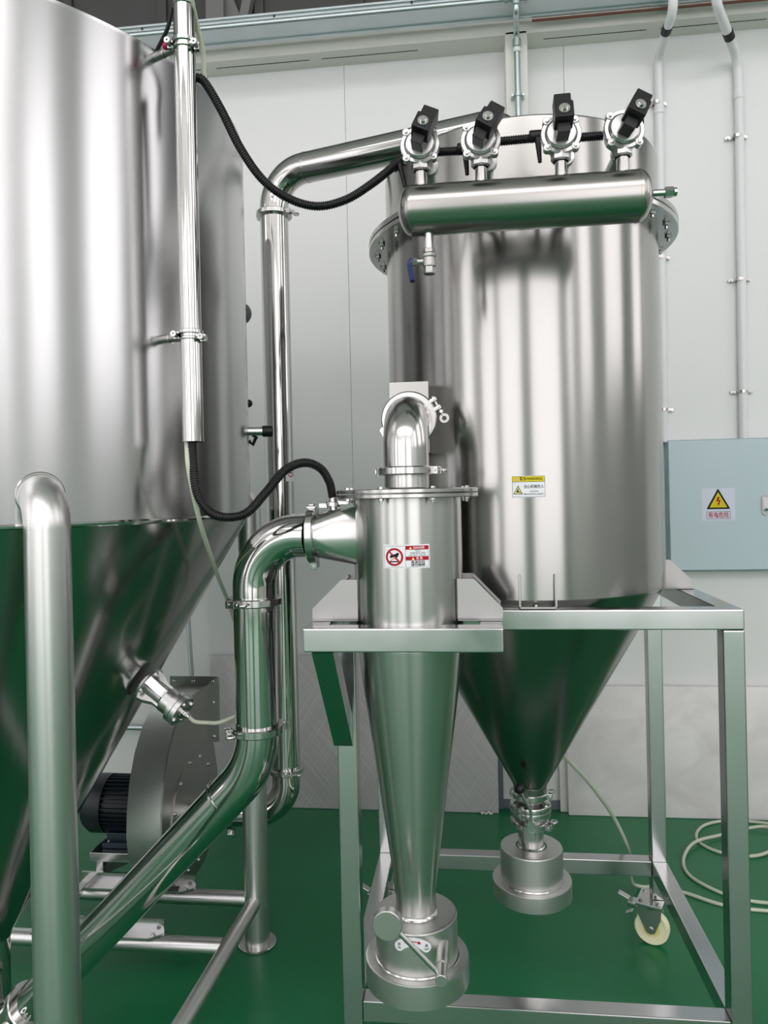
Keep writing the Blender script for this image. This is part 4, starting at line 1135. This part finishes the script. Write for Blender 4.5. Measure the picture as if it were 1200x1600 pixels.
# WARNING label on the hopper
ang0 = atan2(.1425 - HC.x, -(1.78 - HC.y))
s = Sticker(on_cyl(HC, HR, ang0, 1.5105), 78, 51)
s.rect('W', 0, 0, 78, 51, h0); s.frame('G', .8, .8, 77.2, 50.2, .7, h1_)
s.rect('Y', 1.4, 1.4, 76.6, 13.6, h1_); s.rect('G', 1.4, 13.6, 76.6, 14.4, h2_)
s.poly('P', [(12, 3.2), (7.6, 11.6), (16.4, 11.6)], h2_)
s.text('K', '警告/WARNING', 45, 7.6, 8.2, h2_, 52)
s.poly('K', [(14.2, 22.5), (3.2, 43.5), (25.2, 43.5)], h1_); s.poly('A', [(14.2, 25.6), (5.8, 41.8), (22.6, 41.8)], h2_)
s.poly('K', [(13, 30), (16, 31), (14.5, 34.5), (18.5, 38.5), (15, 39), (10.0, 39.5), (9.8, 37), (12.4, 34.2)], h3_); s.poly('G', [(15.2, 36.0), (20.0, 38.2), (20.4, 40.4), (17, 39.6)], h3_)
s.text('G', '当心机械伤人', 51, 26.0, 9.0, h1_, 46)
s.text('K', 'CAUTION', 51, 37.2, 4.6, h1_, 20); s.text('K', 'MECHANICAL INJURY', 51, 43.6, 4.6, h1_, 46)
s.done('warning_label', 'yellow and white WARNING sticker on the front of the hopper shell', (.1425, 1.780, 1.51), MATS)
# electric shock label on the cabinet
s = Sticker(lambda u, v, h: V((1.1205 + u * 1.04, cyf - h, 1.4212 + v * 1.04)), 138, 140)
s.rect('L', 0, 0, 138, 140, h0)
def rtri(s, key, pts, h): s.poly(key, pts, h)
s.poly('K', [(66, 4.5), (70, 4.5), (116, 88), (115, 91), (21, 91), (20, 88)], h1_)
s.poly('Y', [(68, 17), (105.5, 84), (31.5, 84)], h2_)
s.poly('R', [(65, 38), (75, 38), (70, 52), (79, 50), (73, 66), (76.5, 65), (67.5, 77), (64.5, 64), (68, 65.5), (69.5, 56), (59, 60)], h3_)
s.frame('G', 19, 102, 118, 134, 1.6, h1_)
s.text('R', '有电危险', 68.5, 118.5, 26, h1_, 86)
s.done('shock_label', 'pale square sticker with a lightning triangle on the cabinet door', (1.1205, cyf, 1.4212), MATS)
# curved ON/OFF label on the cyclone's hood
s = Sticker(lambda u, v, h: on_cyl(CC, .0925, -.02, .532)(u * 1.22, v * 1.22, h), 66, 30)
def arc_pts(r0, r1, a0, a1, cu, cv, n=16):
    o = [(cu + r1 * sin(a0 + (a1 - a0) * k / n), cv - r1 * cos(a0 + (a1 - a0) * k / n)) for k in range(n + 1)]
    i_ = [(cu + r0 * sin(a0 + (a1 - a0) * k / n), cv - r0 * cos(a0 + (a1 - a0) * k / n)) for k in range(n + 1)]
    return o, i_
def arc(key, r0, r1, a0, a1, h, n=18):
    o, i_ = arc_pts(r0, r1, a0, a1, 33, 46, n)
    vs = [s.p(*q_, h) for q_ in o] + [s.p(*q_, h) for q_ in i_]
    s.mb(key).mesh(vs, [(k, k + 1, n + 2 + k, n + 1 + k) for k in range(n)])
arc('W', 26, 43, -.80, .80, h0)
for sg in (-1, 1):
    cu, cv = 33 + sg * 34.5 * sin(.80), 46 - 34.5 * cos(.80)
    s.poly('W', [(cu + 8.5 * cos(2 * pi * k / 18), cv + 8.5 * sin(2 * pi * k / 18)) for k in range(18)], h0)
arc('R', 34.4, 36.0, -.42, .30, h1_); s.poly('R', [(33 + 32.2 * sin(.28), 46 - 32.2 * cos(.28)), (33 + 38.4 * sin(.28), 46 - 38.4 * cos(.28)), (33 + 35.0 * sin(.46), 46 - 35.0 * cos(.46))], h1_)
s.text('K', '开', 8.6, 19.0, 6.5, h1_); s.text('K', 'ON', 8.6, 25.0, 4.4, h1_); s.text('K', '关', 57.6, 19.0, 6.5, h1_); s.text('K', 'OFF', 57.6, 25.0, 4.4, h1_)
s.done('switch_label', 'white crescent sticker with a red arrow on the lever hood', (-.13, 1.583, .522), MATS)
# small round-symbol sticker on the exhaust pipe
s = Sticker(on_cyl(V((EX, EY, 0)), .0505, 1.12, 1.578), 44, 50)
s.rect('W', 0, 0, 44, 50, h0); s.ring('R', 22, 20, 12, 15.5, h1_); s.poly('R', [(12, 11), (14, 9), (32, 29), (30, 31)], h2_); s.rect('K', 15, 18, 29, 22, h1_)
s.done('pipe_label', 'small white sticker with a red ring on the tall exhaust pipe', (EX + .045, EY - .02, 1.578), MATS)
